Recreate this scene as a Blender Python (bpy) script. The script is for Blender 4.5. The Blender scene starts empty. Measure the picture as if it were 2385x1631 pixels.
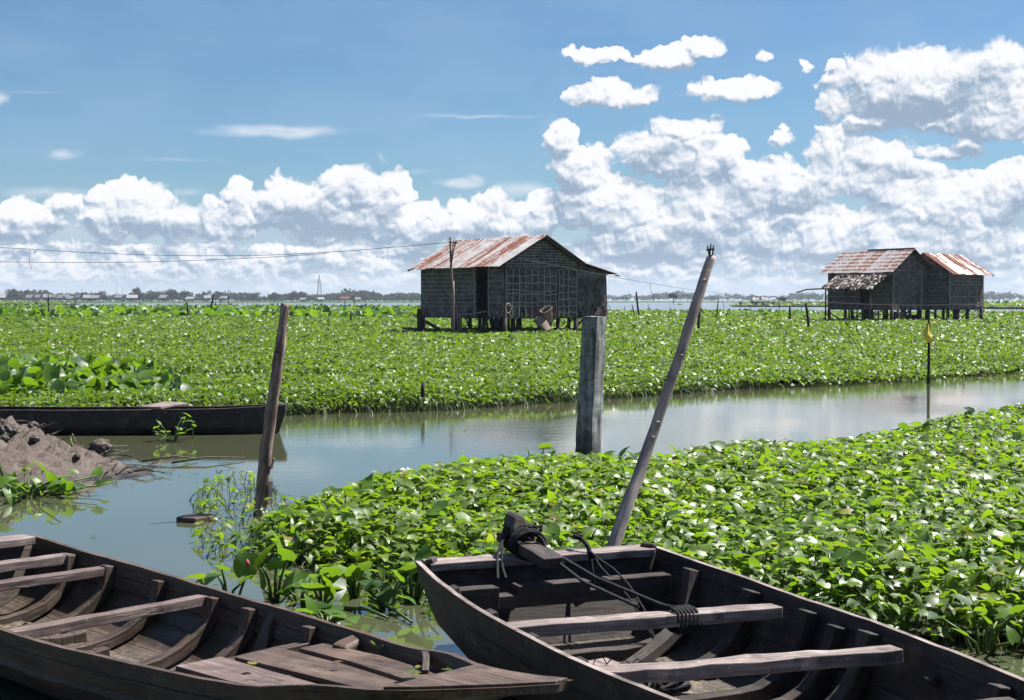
import bpy, math, random
import numpy as np
from mathutils import Vector, Matrix, noise as mnoise
random.seed(7); RNG = np.random.default_rng(11)
scene = bpy.context.scene
COL = scene.collection
F = 3489.0; HC = 2.0; PITCH = math.atan(115.5 / F)

def P(x, y, z):
    """point of height z that stands at place x, y of the survey picture (2385 x 1631)"""
    dx = x - 1192.5; dy = 815.5 - y
    vy = F * math.cos(PITCH) + dy * math.sin(PITCH); vz = -F * math.sin(PITCH) + dy * math.cos(PITCH)
    t = (z - HC) / vz
    return Vector((dx * t, vy * t, z))

def PD(x, y, D):
    dx = x - 1192.5; dy = 815.5 - y
    vy = F * math.cos(PITCH) + dy * math.sin(PITCH); vz = -F * math.sin(PITCH) + dy * math.cos(PITCH)
    t = D / vy
    return Vector((dx * t, D, HC + vz * t))

# ---------------------------------------------------------------- mesh helpers
class MB:
    def __init__(s):
        s.v = []; s.f = []; s.uv = []; s.mi = []; s.sm = []
    def add(s, verts, faces, uvs=None, mi=0, smooth=False):
        b = len(s.v); s.v += [tuple(p) for p in verts]
        for k, f in enumerate(faces):
            s.f.append([b + i for i in f]); s.mi.append(mi); s.sm.append(smooth)
            s.uv.append(uvs[k] if uvs else [(0.0, 0.0)] * len(f))
    def beam(s, a, b, w, h, up=(0, 0, 1), seg=1, jit=0.0, mi=0, taper=1.0):
        """timber of rectangular section from a to b, centred on the line"""
        a = Vector(a); b = Vector(b); d = b - a; L = d.length; d.normalize()
        side = d.cross(Vector(up))
        if side.length < 1e-4: side = d.cross(Vector((1, 0, 0)))
        side.normalize(); u = side.cross(d).normalized()
        seg = max(1, seg); vs = []; r0 = random.random() * 9
        for i in range(seg + 1):
            t = i / seg; c = a + d * (L * t); k = 1 + (taper - 1) * t
            for sx, sy in ((-1, -1), (1, -1), (1, 1), (-1, 1)):
                p = c + side * (sx * w / 2 * k) + u * (sy * h / 2 * k)
                if jit:
                    q = Vector((p.x * 7 + r0, p.y * 7, p.z * 7 + sx))
                    p = p + mnoise.noise_vector(q) * jit
                vs.append(p)
        fs = []; us = []; off = random.random() * 5
        per = [0, w, w + h, 2 * w + h, 2 * w + 2 * h]
        for i in range(seg):
            u0 = L * i / seg + off; u1 = L * (i + 1) / seg + off
            for k in range(4):
                a0 = i * 4 + k; a1 = i * 4 + (k + 1) % 4
                fs.append([a0, a1, a1 + 4, a0 + 4])
                us.append([(u0, per[k]), (u0, per[k + 1]), (u1, per[k + 1]), (u1, per[k])])
        e = seg * 4
        fs.append([3, 2, 1, 0]); us.append([(off, 0), (off + .02, 0), (off + .02, h), (off, h)])
        fs.append([e, e + 1, e + 2, e + 3]); us.append([(off, 0), (off + .02, 0), (off + .02, h), (off, h)])
        s.add(vs, fs, us, mi)
    def box(s, c, size, mi=0):
        c = Vector(c)
        s.beam(c - Vector((size[0] / 2, 0, 0)), c + Vector((size[0] / 2, 0, 0)), size[1], size[2], mi=mi)
    def tube(s, pts, rad, n=8, jit=0.0, mi=0, cap=True, smooth=True, jf=6.0):
        pts = [Vector(p) for p in pts]; m = len(pts)
        if not hasattr(rad, '__len__'): rad = [rad] * m
        vs = []; fs = []; us = []; L = random.random() * 4; ref = None; r0 = random.random() * 50
        lens = []
        for i, p in enumerate(pts):
            t = (pts[min(i + 1, m - 1)] - pts[max(i - 1, 0)]).normalized()
            if ref is None:
                ref = Vector((0, 0, 1)) if abs(t.z) < .9 else Vector((1, 0, 0))
            x = (ref - t * ref.dot(t)).normalized(); ref = x; y = t.cross(x)
            if i: L += (pts[i] - pts[i - 1]).length
            lens.append(L)
            for k in range(n):
                a = 2 * math.pi * k / n; r = rad[i]
                if jit:
                    r *= 1 + jit * mnoise.noise(Vector((math.cos(a) * 1.3 + r0, math.sin(a) * 1.3, L * jf)))
                vs.append(p + x * (math.cos(a) * r) + y * (math.sin(a) * r))
        for i in range(m - 1):
            for k in range(n):
                k2 = (k + 1) % n
                fs.append([i * n + k, i * n + k2, (i + 1) * n + k2, (i + 1) * n + k])
                c0 = k * rad[i] * 6.28 / n; c1 = (k + 1) * rad[i] * 6.28 / n
                us.append([(lens[i], c0), (lens[i], c1), (lens[i + 1], c1), (lens[i + 1], c0)])
        if cap:
            fs.append(list(range(n))[::-1]); us.append([(0, 0)] * n)
            e = (m - 1) * n
            fs.append([e + k for k in range(n)]); us.append([(0, 0)] * n)
        s.add(vs, fs, us, mi, smooth)
        if cap:
            s.sm[-1] = False; s.sm[-2] = False
    def quad(s, a, b, c, d, uv=None, mi=0):
        s.add([a, b, c, d], [[0, 1, 2, 3]], [uv] if uv else None, mi)
    def slab(s, quad4, th, mi=0, uvs=None):
        """flat plate: four corners, given thickness along its normal"""
        q = [Vector(p) for p in quad4]; n = (q[1] - q[0]).cross(q[3] - q[0]).normalized() * th
        v = q + [p - n for p in q]
        lu = (q[1] - q[0]).length; lv = (q[3] - q[0]).length
        o = random.random() * 5
        u = [(o, 0), (o + lu, 0), (o + lu, lv), (o, lv)]
        fs = [[0, 1, 2, 3], [7, 6, 5, 4], [0, 4, 5, 1], [1, 5, 6, 2], [2, 6, 7, 3], [3, 7, 4, 0]]
        s.add(v, fs, [u, u[::-1], u, u, u, u], mi)
    def build(s, name, mats, parent=None, bevel=0.0, loc=None):
        me = bpy.data.meshes.new(name); me.from_pydata(s.v, [], s.f)
        uvl = me.uv_layers.new(name='UVMap'); i = 0
        flat = [c for f in s.uv for c in f]
        uvl.data.foreach_set('uv', np.array(flat, dtype=np.float32).ravel())
        if not isinstance(mats, (list, tuple)): mats = [mats]
        for m in mats: me.materials.append(m)
        me.polygons.foreach_set('material_index', s.mi)
        me.polygons.foreach_set('use_smooth', s.sm)
        me.update()
        o = bpy.data.objects.new(name, me); COL.objects.link(o)
        if parent: o.parent = parent
        if loc: o.location = loc
        if bevel:
            b = o.modifiers.new('bevel', 'BEVEL'); b.width = bevel; b.segments = 2; b.limit_method = 'ANGLE'
            b.angle_limit = math.radians(40)
        return o

def empty(name, loc=(0, 0, 0), rz=0.0):
    o = bpy.data.objects.new(name, None); COL.objects.link(o); o.empty_display_size = .1
    o.location = loc; o.rotation_euler = (0, 0, rz); return o
def tag(o, label, cat, group=None):
    o['label'] = label; o['category'] = cat
    if group: o['group'] = group
    return o
def structure(o): o['kind'] = 'structure'; return o
def stuff(o, label, cat):
    o['kind'] = 'stuff'; o['label'] = label; o['category'] = cat; return o

# ---------------------------------------------------------------- node helpers
class NT:
    def __init__(s, nt): s.nt = nt; s.n = nt.nodes; s.l = nt.links
    def node(s, t, **kw):
        n = s.n.new(t)
        for k, v in kw.items(): setattr(n, k, v)
        return n
    def set(s, sock, v):
        if isinstance(v, bpy.types.NodeSocket): s.l.new(v, sock)
        else: sock.default_value = v
    def math(s, op, a, b=None, c=None, clamp=False):
        n = s.node('ShaderNodeMath', operation=op, use_clamp=clamp)
        s.set(n.inputs[0], a)
        if b is not None: s.set(n.inputs[1], b)
        if c is not None: s.set(n.inputs[2], c)
        return n.outputs[0]
    def vmath(s, op, a, b=None, out=0):
        n = s.node('ShaderNodeVectorMath', operation=op)
        s.set(n.inputs[0], a)
        if b is not None: s.set(n.inputs[1], b)
        return n.outputs[out]
    def noise(s, vec, scale=5, detail=4, rough=.5, dist=0.0, out=0, dim='3D'):
        n = s.node('ShaderNodeTexNoise', noise_dimensions=dim)
        if vec is not None: s.set(n.inputs['Vector'], vec)
        n.inputs['Scale'].default_value = scale; n.inputs['Detail'].default_value = detail
        n.inputs['Roughness'].default_value = rough; n.inputs['Distortion'].default_value = dist
        return n.outputs[out]
    def vor(s, vec, scale=5, feature='F1', detail=0.0, out='Distance', rough=.5, rand=1.0, dim='3D'):
        n = s.node('ShaderNodeTexVoronoi', feature=feature, voronoi_dimensions=dim)
        if vec is not None: s.set(n.inputs['Vector'], vec)
        n.inputs['Scale'].default_value = scale
        if 'Detail' in n.inputs: n.inputs['Detail'].default_value = detail
        if 'Roughness' in n.inputs: n.inputs['Roughness'].default_value = rough
        n.inputs['Randomness'].default_value = rand
        return n.outputs[out]
    def ramp(s, fac, stops, interp='LINEAR'):
        n = s.node('ShaderNodeValToRGB'); s.set(n.inputs[0], fac); cr = n.color_ramp; cr.interpolation = interp
        while len(cr.elements) < len(stops): cr.elements.new(.5)
        for e, (p, c) in zip(cr.elements, stops):
            e.position = p; e.color = (*c, 1) if len(c) == 3 else c
        return n.outputs[0]
    def maprange(s, v, a, b, c=0.0, d=1.0, typ='LINEAR'):
        n = s.node('ShaderNodeMapRange', interpolation_type=typ); s.set(n.inputs[0], v)
        for i, x in enumerate((a, b, c, d)): s.set(n.inputs[1 + i], x)
        return n.outputs[0]
    def mix(s, fac, a, b, blend='MIX'):
        n = s.node('ShaderNodeMix', data_type='RGBA', blend_type=blend, clamp_factor=True)
        s.set(n.inputs[0], fac)
        for sock, v in ((n.inputs[6], a), (n.inputs[7], b)):
            if isinstance(v, (tuple, list)) and len(v) == 3: v = (*v, 1)
            s.set(sock, v)
        return n.outputs[2]
    def coord(s, out='Object'): return s.node('ShaderNodeTexCoord').outputs[out]
    def mapping(s, vec, scale=(1, 1, 1), loc=(0, 0, 0), rot=(0, 0, 0)):
        n = s.node('ShaderNodeMapping'); s.set(n.inputs[0], vec)
        n.inputs['Scale'].default_value = scale; n.inputs['Location'].default_value = loc
        n.inputs['Rotation'].default_value = rot
        return n.outputs[0]
    def bump(s, h, strength=.5, dist=.01):
        n = s.node('ShaderNodeBump'); s.set(n.inputs['Height'], h)
        n.inputs['Strength'].default_value = strength; n.inputs['Distance'].default_value = dist
        return n.outputs[0]

def newmat(name):
    m = bpy.data.materials.new(name); m.use_nodes = True; T = NT(m.node_tree)
    T.bsdf = m.node_tree.nodes['Principled BSDF']; T.out = m.node_tree.nodes['Material Output']
    return m, T
def fin(T, col, rough=.8, normal=None, spec=.5, k=.48):
    b = T.bsdf
    if isinstance(col, tuple) and len(col) == 3: col = (*col, 1)
    if k != 1:
        col = T.mix(1.0, col, (k, k, k), 'MULTIPLY')
    T.set(b.inputs['Base Color'], col); T.set(b.inputs['Roughness'], rough)
    b.inputs['Specular IOR Level'].default_value = spec
    if normal is not None: T.set(b.inputs['Normal'], normal)

def wood_mat(name, dark, mid, light, rough=.75, moss=0.0, crack=1.0, spec=.35, mud=0.0, k=.43, seam=0.0):
    m, T = newmat(name)
    uv = T.coord('UV'); ob = T.coord('Object')
    g = T.noise(T.mapping(uv, (3, 45, 1)), 1.0, 8, .62, .4)
    g2 = T.noise(T.mapping(uv, (1.1, 9, 1)), 1.0, 5, .6, .8)
    big = T.noise(ob, 3.2, 5, .6)
    f = T.math('ADD', T.math('MULTIPLY', g, .45), T.math('ADD', T.math('MULTIPLY', g2, .3), T.math('MULTIPLY', big, .3)))
    c = T.ramp(f, [(.36, dark), (.52, mid), (.68, light)])
    cr = T.noise(T.mapping(uv, (1.3, 26, 1), (3, 7, 0)), 1.0, 3, .5, .6)
    crm = T.maprange(T.math('ABSOLUTE', T.math('SUBTRACT', cr, .5)), 0, .012, 1, 0)
    brk = T.maprange(T.noise(ob, 2.3, 2), .5, .62)
    crm = T.math('MULTIPLY', crm, brk)
    c = T.mix(T.math('MULTIPLY', crm, .8 * crack), c, (.012, .01, .01))
    if seam:
        s2 = T.node('ShaderNodeSeparateXYZ'); T.set(s2.inputs[0], uv)
        vv = T.math('ADD', s2.outputs[1], T.math('MULTIPLY', T.noise(ob, 5, 3), .03)); fv = T.math('FRACT', T.math('DIVIDE', vv, seam))
        line = T.maprange(T.math('ABSOLUTE', T.math('SUBTRACT', fv, .5)), 0, .028, 1, 0)
        fu = T.math('ABSOLUTE', T.math('SUBTRACT', T.math('FRACT', T.math('DIVIDE', s2.outputs[0], .28)), .5)); fn2 = T.math('ABSOLUTE', T.math('SUBTRACT', fv, .62))
        nail = T.math('LESS_THAN', T.math('ADD', T.math('POWER', T.math('MULTIPLY', fu, .28), 2.0), T.math('POWER', T.math('MULTIPLY', fn2, seam), 2.0)), .00002)
        mk = T.math('MAXIMUM', line, nail); c = T.mix(T.math('MULTIPLY', mk, .9), c, (.008, .006, .005)); crm = T.math('MAXIMUM', crm, mk)
    sp = T.maprange(T.noise(ob, 38, 3, .6), .66, .72)
    c = T.mix(T.math('MULTIPLY', sp, .5), c, tuple(x * 1.9 for x in light))
    dm = T.math('MULTIPLY', T.maprange(T.noise(ob, 7.5, 9, .72), .5, .68), .5)
    c = T.mix(dm, c, T.mix(T.noise(ob, 40, 4, .6), (.10, .078, .062), (.30, .25, .215)))
    st = T.maprange(T.noise(T.mapping(ob, (1, 1, 1), (4, 4, 4)), 5.0, 6, .6), .56, .66)
    c = T.mix(T.math('MULTIPLY', st, .55), c, (.018, .013, .011))
    rg = T.maprange(big, .3, .7, rough - .12, rough + .12)
    if moss:
        mm = T.maprange(T.noise(ob, 4.1, 6, .65), .62 - moss * .1, .74 - moss * .1)
        c = T.mix(T.math('MULTIPLY', mm, .75), c, (.055, .06, .012))
    if mud:
        z = T.node('ShaderNodeSeparateXYZ'); T.set(z.inputs[0], ob)
        low = T.maprange(T.math('ADD', z.outputs[2], T.math('MULTIPLY', T.noise(ob, 9, 6, .65), .16)), .10, .17, 1, 0)
        c = T.mix(T.math('MULTIPLY', low, mud), c, T.ramp(T.noise(ob, 30, 5, .7), [(.35, (.07, .055, .045)), (.6, (.26, .2, .165))]))
    h = T.math('ADD', T.math('MULTIPLY', g, .6), T.math('SUBTRACT', T.math('MULTIPLY', g2, .5), T.math('MULTIPLY', crm, .8)))
    fin(T, c, rg, T.bump(h, .85, .007), spec, k)
    return m

def plain_mat(name, stops, scale=8, rough=.85, bump=.5, bd=.01, stretch=(1, 1, 1), detail=6, coord='Object', spec=.3, k=.48):
    m, T = newmat(name); v = T.mapping(T.coord(coord), stretch)
    n = T.noise(v, scale, detail, .6)
    n2 = T.noise(v, scale * 4.7, 3, .6)
    f = T.math('ADD', T.math('MULTIPLY', n, .7), T.math('MULTIPLY', n2, .3))
    fin(T, T.ramp(f, stops), rough, T.bump(f, bump, bd), spec, k)
    return m
# ---------------------------------------------------------------- camera
cam = bpy.data.cameras.new('camera'); cam.sensor_width = 36; cam.lens = F / 2385 * 36
cam.clip_start = .05; cam.clip_end = 20000
camo = bpy.data.objects.new('camera', cam); COL.objects.link(camo)
camo.location = (0, 0, HC); camo.rotation_euler = (math.radians(90) - PITCH, 0, 0)
scene.camera = camo

# ---------------------------------------------------------------- light and sky
SUN_EL = math.radians(58); SUN_AZ = math.radians(64)     # azimuth clockwise from +Y
sl = bpy.data.lights.new('sun', 'SUN'); sl.energy = 5.0; sl.angle = math.radians(.5); sl.color = (1, .965, .91)
so = bpy.data.objects.new('sun', sl); COL.objects.link(so)
sdir = Vector((math.sin(SUN_AZ) * math.cos(SUN_EL), math.cos(SUN_AZ) * math.cos(SUN_EL), math.sin(SUN_EL)))
so.rotation_euler = sdir.to_track_quat('Z', 'Y').to_euler(); so.location = (20, 20, 40)

world = bpy.data.worlds.new('World'); scene.world = world; world.use_nodes = True
W = NT(world.node_tree)
for n in list(W.n): W.n.remove(n)
wo = W.node('ShaderNodeOutputWorld'); 
sky = W.node('ShaderNodeTexSky'); sky.sky_type = 'NISHITA'; sky.sun_disc = False
sky.sun_elevation = SUN_EL; sky.sun_rotation = SUN_AZ; sky.air_density = 1.0; sky.dust_density = .4; sky.ozone_density = 3.0

# cloud places: x, y, rx, ry in thousandths of a radian-like survey unit
def cc(x, y): return (math.atan((x * 1.0262 - 1192.5) / F), math.atan((682 - y) * 1.0262 / F))
EL = [  # cx, cy, rx, ry, weight   (tall right mass)
 (1275,320,52,52,.9),(1325,385,100,62,1),(1300,470,80,60,.75),(1500,355,120,62,1),(1600,360,115,80,1),(1560,300,110,36,.7),(1400,470,150,80,1),
 (1650,440,190,95,1),(1790,430,110,80,1),(1880,380,70,85,.9),(1970,390,120,85,1),(2060,430,130,80,1),(2170,470,190,85,1),(2310,440,130,70,1),
 (1560,540,220,70,1),(1420,560,140,50,.8),(1850,530,260,75,1),(2150,550,260,65,1),(1880,330,45,50,.7),
 (2080,218,220,98,1.1),(2255,195,100,78,1),(2275,272,145,76,1),(2180,290,90,40,.6),(1900,250,60,40,.7),(1980,290,100,30,.5),
 (1355,130,95,24,.8),(1510,138,72,38,.95),(1590,113,55,25,.8),(1385,222,118,32,.9),(1375,205,50,32,.8),(1670,210,112,30,.95),
 (1733,138,24,14,.4),(1818,162,22,16,.4),(1893,163,34,16,.4),(1765,320,35,22,.6),(1778,295,16,24,.5),(2150,362,100,24,.65),(2190,350,40,30,.7),(2110,300,60,20,.6),
 # left row
 (310,478,120,62,1),(405,500,75,45,1),(250,500,80,40,.9),(55,505,105,42,.95),(545,445,42,36,.85),(520,495,95,50,1),(650,465,92,60,1),
 (720,490,120,60,1),(800,430,80,62,1),(880,440,75,50,.95),(960,500,100,48,1),(1080,500,110,52,1),(1120,465,60,35,.8),(1190,505,70,55,.9),(870,500,170,50,1),
 (150,475,90,24,.4),(1230,480,60,55,.9)]
EL = [(x, y + (6 if (y > 430 and x < 1250 and w > .5) else 0), rx * (1.08 if x < 1250 else 1), ry * (1.22 if (y > 430 and x < 1250) else 1), w) for x, y, rx, ry, w in EL]
SOFT = [(300,530,420,45,.4),(900,545,420,45,.4),(625,305,190,19,1),(560,300,120,13,.6),(152,366,62,17,.75),(1050,420,75,16,.95),(1090,412,30,18,.8),(1180,428,75,24,.7),(0,248,26,24,.9),(1080,268,210,7,.45),
 (950,392,70,9,.35),(872,360,10,22,.4),(400,372,150,8,.3),(120,450,170,20,.5),(420,445,60,12,.4),(60,232,130,6,.25),(800,470,90,15,.3),(1250,290,60,40,.25)]

def ell_field(G, vec, items, smooth=.12):
    acc = None
    for (x, y, rx, ry, w) in items:
        c = cc(x, y); k = 1.0262 / F
        d = G.vmath('LENGTH', G.vmath('MULTIPLY', G.vmath('SUBTRACT', vec, (c[0], c[1], 0)), (1 / (rx * k), 1 / (ry * k), 1)), out=1)
        v = G.math('MULTIPLY', G.math('SUBTRACT', 1.0, d), w)
        if acc is None: acc = v
        else: acc = G.math('SMOOTH_MAX', acc, v, smooth)
    return acc

SKY_TINT = (.50, .68, .81)
UN = [(2060,262,175,34,1),(1275,450,75,70,1),(1250,530,110,30,.9),(1620,560,60,24,.8),(330,520,170,22,1),(60,520,90,18,.9),(690,500,120,30,.9),(800,528,150,24,1),(560,520,60,22,.7),(610,470,40,26,.6),(820,470,60,16,.6),(1030,535,130,14,.8),(1560,420,80,26,.5),(1640,400,90,30,.5),(1300,560,140,26,.7),
      (1500,590,160,24,.6),(1700,620,240,14,.6),(2150,610,240,18,.6),(900,470,60,18,.45),(1800,520,120,24,.5),(2000,470,60,20,.3),(1900,590,90,20,.6)]

# envelope of the cumulus masses (own warp), shared by all density taps
def warped(G, vec, sc, amp, det=2):
    w = G.noise(vec, sc, det, .5, out=1, dim='2D')
    return G.vmath('ADD', vec, G.vmath('MULTIPLY', G.vmath('SUBTRACT', w, (.5, .5, .5)), (amp[0], amp[1], 0)))
grp = bpy.data.node_groups.new('cloud_density', 'ShaderNodeTree')
grp.interface.new_socket('Vector', in_out='INPUT', socket_type='NodeSocketVector')
grp.interface.new_socket('Density', in_out='OUTPUT', socket_type='NodeSocketFloat')
G = NT(grp); gi = G.node('NodeGroupInput'); go = G.node('NodeGroupOutput')
vec = gi.outputs[0]
wv = warped(G, vec, 70, (.011, .009), 2)
wv = warped(G, wv, 260, (.0028, .0026), 1)
E = ell_field(G, wv, EL, .08)
E = G.math('MINIMUM', G.math('ADD', G.math('MULTIPLY', E, 1.9), .10), 1.05)
bil = G.vor(wv, 66, 'F1', 3.0, rough=.5, dim='2D')
bil = G.math('SUBTRACT', .40, bil)
fb = G.math('SUBTRACT', G.noise(wv, 30, 8, .6, dim='2D'), .5)
sep = G.node('ShaderNodeSeparateXYZ'); G.set(sep.inputs[0], vec)
fbs = G.math('SUBTRACT', G.noise(G.mapping(wv, (1, 2.2, 1)), 38, 7, .6, dim='2D'), .5)
low = G.math('MULTIPLY', G.maprange(sep.outputs[1], .003, .014, .0, .62), G.maprange(sep.outputs[1], .050, .036, 0, 1))
lowD = G.math('ADD', G.math('ADD', low, G.math('MULTIPLY', fbs, 1.7)), G.math('MULTIPLY', bil, .5))
lowD = G.math('SUBTRACT', G.math('MINIMUM', lowD, .8), G.maprange(sep.outputs[1], .034, .05, 0, 1.2))
D = G.math('ADD', E, G.math('ADD', G.math('MULTIPLY', bil, .55), G.math('MULTIPLY', fb, 1.05)))
D = G.math('SMOOTH_MAX', D, lowD, .06)
G.l.new(D, go.inputs[0])

tc = W.coord('Generated'); sp = W.node('ShaderNodeSeparateXYZ'); W.set(sp.inputs[0], tc)
az = W.math('ARCTAN2', sp.outputs[0], sp.outputs[1]); el = W.math('ABSOLUTE', W.math('ARCSINE', sp.outputs[2]))
cmb = W.node('ShaderNodeCombineXYZ'); W.set(cmb.inputs[0], az); W.set(cmb.inputs[1], el); cv = cmb.outputs[0]
def dens(off):
    g = W.node('ShaderNodeGroup'); g.node_tree = grp
    W.set(g.inputs[0], W.vmath('ADD', cv, (off[0], off[1], 0)) if off else cv); return g.outputs[0]
def bgshader(col):
    b = W.node('ShaderNodeBackground'); W.set(b.inputs[0], col); b.inputs[1].default_value = .05; return b.outputs[0]
def mixsh(fac, a, b):
    m = W.node('ShaderNodeMixShader'); W.set(m.inputs[0], fac); W.l.new(a, m.inputs[1]); W.l.new(b, m.inputs[2]); return m.outputs[0]
# clear sky
skc = W.mix(1.0, sky.outputs[0], SKY_TINT, 'MULTIPLY')
skc = W.mix(W.maprange(el, .0, .085, .72, 0, 'SMOOTHSTEP'), skc, (4.3, 5.1, 6.5))
HORC = (5.0, 5.6, 6.5)
def horizon(c): return W.mix(W.maprange(el, .0, .03, .75, 0, 'SMOOTHSTEP'), c, HORC)
# 1. plain part of the dome with loose cumulus
dn = W.math('SUBTRACT', W.noise(W.mapping(cv, (1, 1.6, 1)), 7, 6, .6, dim='2D'), .57)
plain = W.mix(W.maprange(dn, 0, .12, 0, .9, 'SMOOTHSTEP'), skc, (6.8, 7.1, 7.6))
plain = W.mix(W.maprange(sp.outputs[2], -.02, -.001, 1, 0), plain, (2.2, 2.6, 2.6))
sh_plain = bgshader(plain)
# 2. the surveyed part
D0 = dens(None)
alpha = W.maprange(D0, -.03, W.maprange(W.noise(cv, 16, 2, .5, dim='2D'), .35, .65, .14, W.maprange(el, .11, .16, .34, .6)), 0, 1, 'SMOOTHSTEP')
soft = ell_field(W, warped(W, cv, 40, (.03, .006), 4), SOFT, .05)
softA = W.math('MULTIPLY', W.maprange(soft, 0, .75, 0, .75, 'SMOOTHSTEP'), W.maprange(W.noise(W.mapping(cv, (1, 5, 1)), 30, 5, .6, dim='2D'), .25, .6, .6, 1))
veil = W.maprange(W.noise(W.mapping(cv, (1, 3.2, 1)), 9, 4, .55, dim='2D'), .35, .8, 0, .25)
clear = W.mix(veil, skc, (3.4, 4.5, 6.0))
clear = horizon(W.mix(softA, clear, (6.5, 6.9, 7.5)))
D1 = dens((.0012, .0027)); D2 = dens((.006, .014))
lit = W.math('ADD', W.math('MULTIPLY', W.math('SUBTRACT', D0, D1), 1.25), W.math('MULTIPLY', W.math('SUBTRACT', D0, D2), .42))
lit = W.math('ADD', lit, .68)
u = ell_field(W, warped(W, cv, 60, (.014, .008), 3), UN, .05)
un = W.maprange(u, 0, .8, 0, 1, 'SMOOTHSTEP')
gn = W.maprange(W.noise(W.mapping(cv, (1, 1.5, 1)), 26, 5, .6, dim='2D'), .42, .72, 0, .55)
lit = W.math('SUBTRACT', W.math('SUBTRACT', lit, W.math('MULTIPLY', un, .6)), gn)
ccol = W.ramp(W.math('MAXIMUM', W.math('MINIMUM', lit, 1.0), 0.0), [(.0, (2.5, 3.3, 4.35)), (.3, (3.55, 4.35, 5.3)), (.58, (5.5, 5.95, 6.7)), (.8, (6.9, 7.1, 7.4)), (1.0, (7.7, 7.7, 7.8))])
sh = mixsh(alpha, bgshader(clear), bgshader(horizon(ccol)))
inm = W.math('MULTIPLY', W.math('LESS_THAN', el, .235), W.math('LESS_THAN', W.math('ABSOLUTE', az), .48))
inm = W.math('MULTIPLY', inm, W.math('GREATER_THAN', sp.outputs[2], -.001))
W.l.new(mixsh(inm, sh_plain, sh), wo.inputs[0])
world.cycles.sampling_method = 'MANUAL'; world.cycles.sample_map_resolution = 512

scene.view_settings.view_transform = 'Standard'; scene.view_settings.look = 'None'
scene.view_settings.exposure = 1.35; scene.view_settings.gamma = 1
scene.cycles.use_denoising = True
scene.cycles.max_bounces = 7; scene.cycles.diffuse_bounces = 3; scene.cycles.glossy_bounces = 3
scene.cycles.transmission_bounces = 4; scene.cycles.transparent_max_bounces = 6; scene.cycles.volume_bounces = 0
scene.cycles.sample_clamp_indirect = 6
# ---------------------------------------------------------------- materials
M = {}
M['wood_grey'] = wood_mat('weathered_grey_wood', (.024, .018, .016), (.070, .052, .045), (.20, .155, .135), .72)
M['wood_pale'] = wood_mat('sunlit_pale_wood', (.06, .044, .039), (.21, .16, .145), (.48, .40, .375), .62, k=.78)  # paler copy of the grey wood, sunlit tops put into the colour
M['wood_brown'] = wood_mat('damp_brown_wood', (.022, .013, .010), (.080, .046, .035), (.20, .13, .105), .62, moss=.5, spec=.45)
M['wood_brown_in'] = wood_mat('muddy_brown_wood', (.028, .016, .012), (.11, .064, .048), (.27, .18, .145), .6, moss=1.0, spec=.45, mud=.85)
M['wood_grey_in'] = wood_mat('dry_muddy_grey_wood', (.020, .015, .013), (.056, .043, .037), (.16, .125, .108), .75, mud=.8)
M['deck'] = wood_mat('worn_deck_wood', (.04, .023, .017), (.155, .095, .068), (.34, .235, .185), .6)
M['deck_pale'] = wood_mat('bleached_deck_wood', (.08, .05, .045), (.25, .17, .15), (.45, .35, .32), .6)
M['canoe'] = wood_mat('tarred_wood', (.008, .006, .007), (.022, .016, .018), (.07, .05, .055), .6)
M['bark'] = wood_mat('peeling_bark', (.03, .018, .014), (.20, .13, .108), (.62, .48, .42), .85, crack=1.3, k=.9)
M['pole'] = wood_mat('bare_pole_wood', (.13, .09, .08), (.42, .32, .285), (.74, .60, .54), .75, crack=1.4, k=.78)
M['stake'] = wood_mat('dark_stake_wood', (.010, .008, .007), (.028, .022, .02), (.07, .055, .05), .85)
M['stilt'] = wood_mat('stilt_wood', (.03, .025, .022), (.09, .075, .068), (.18, .155, .14), .85)
M['batten'] = plain_mat('bamboo_batten', [(.3, (.46, .41, .37)), (.7, (.78, .70, .63))], 6, .8, .2, k=.72)
M['rope'] = plain_mat('black_rope', [(.3, (.008, .008, .009)), (.7, (.03, .03, .034))], 90, .75, .8, .004)
M['red'] = plain_mat('red_cloth', [(.3, (.35, .01, .01)), (.7, (.6, .03, .03))], 20, .7)
M['yellow'] = plain_mat('yellow_plastic', [(.3, (.55, .42, .04)), (.7, (.8, .68, .12))], 9, .5, .4, k=.9)
M['basket'] = plain_mat('woven_basket', [(.3, (.10, .07, .055)), (.55, (.26, .19, .16)), (.8, (.40, .31, .27))], 22, .85, .8, .01, stretch=(1, 1, 4), k=1)
M['white'] = plain_mat('faded_white_plastic', [(.3, (.45, .47, .5)), (.7, (.7, .72, .74))], 9, .5)
M['wire'] = plain_mat('dark_cable', [(.3, (.02, .02, .022)), (.7, (.05, .05, .055))], 9, .6)
M['dark'] = plain_mat('dark_inside', [(.3, (.006, .005, .005)), (.7, (.014, .012, .011))], 5, .9)
M['stone'] = plain_mat('wet_brown_block', [(.3, (.035, .02, .015)), (.6, (.15, .10, .08)), (.8, (.30, .23, .20))], 24, .5, .8, .006)
M['steel'] = plain_mat('mast_steel', [(.3, (.28, .25, .26)), (.7, (.4, .38, .4))], 4, .6)

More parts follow.
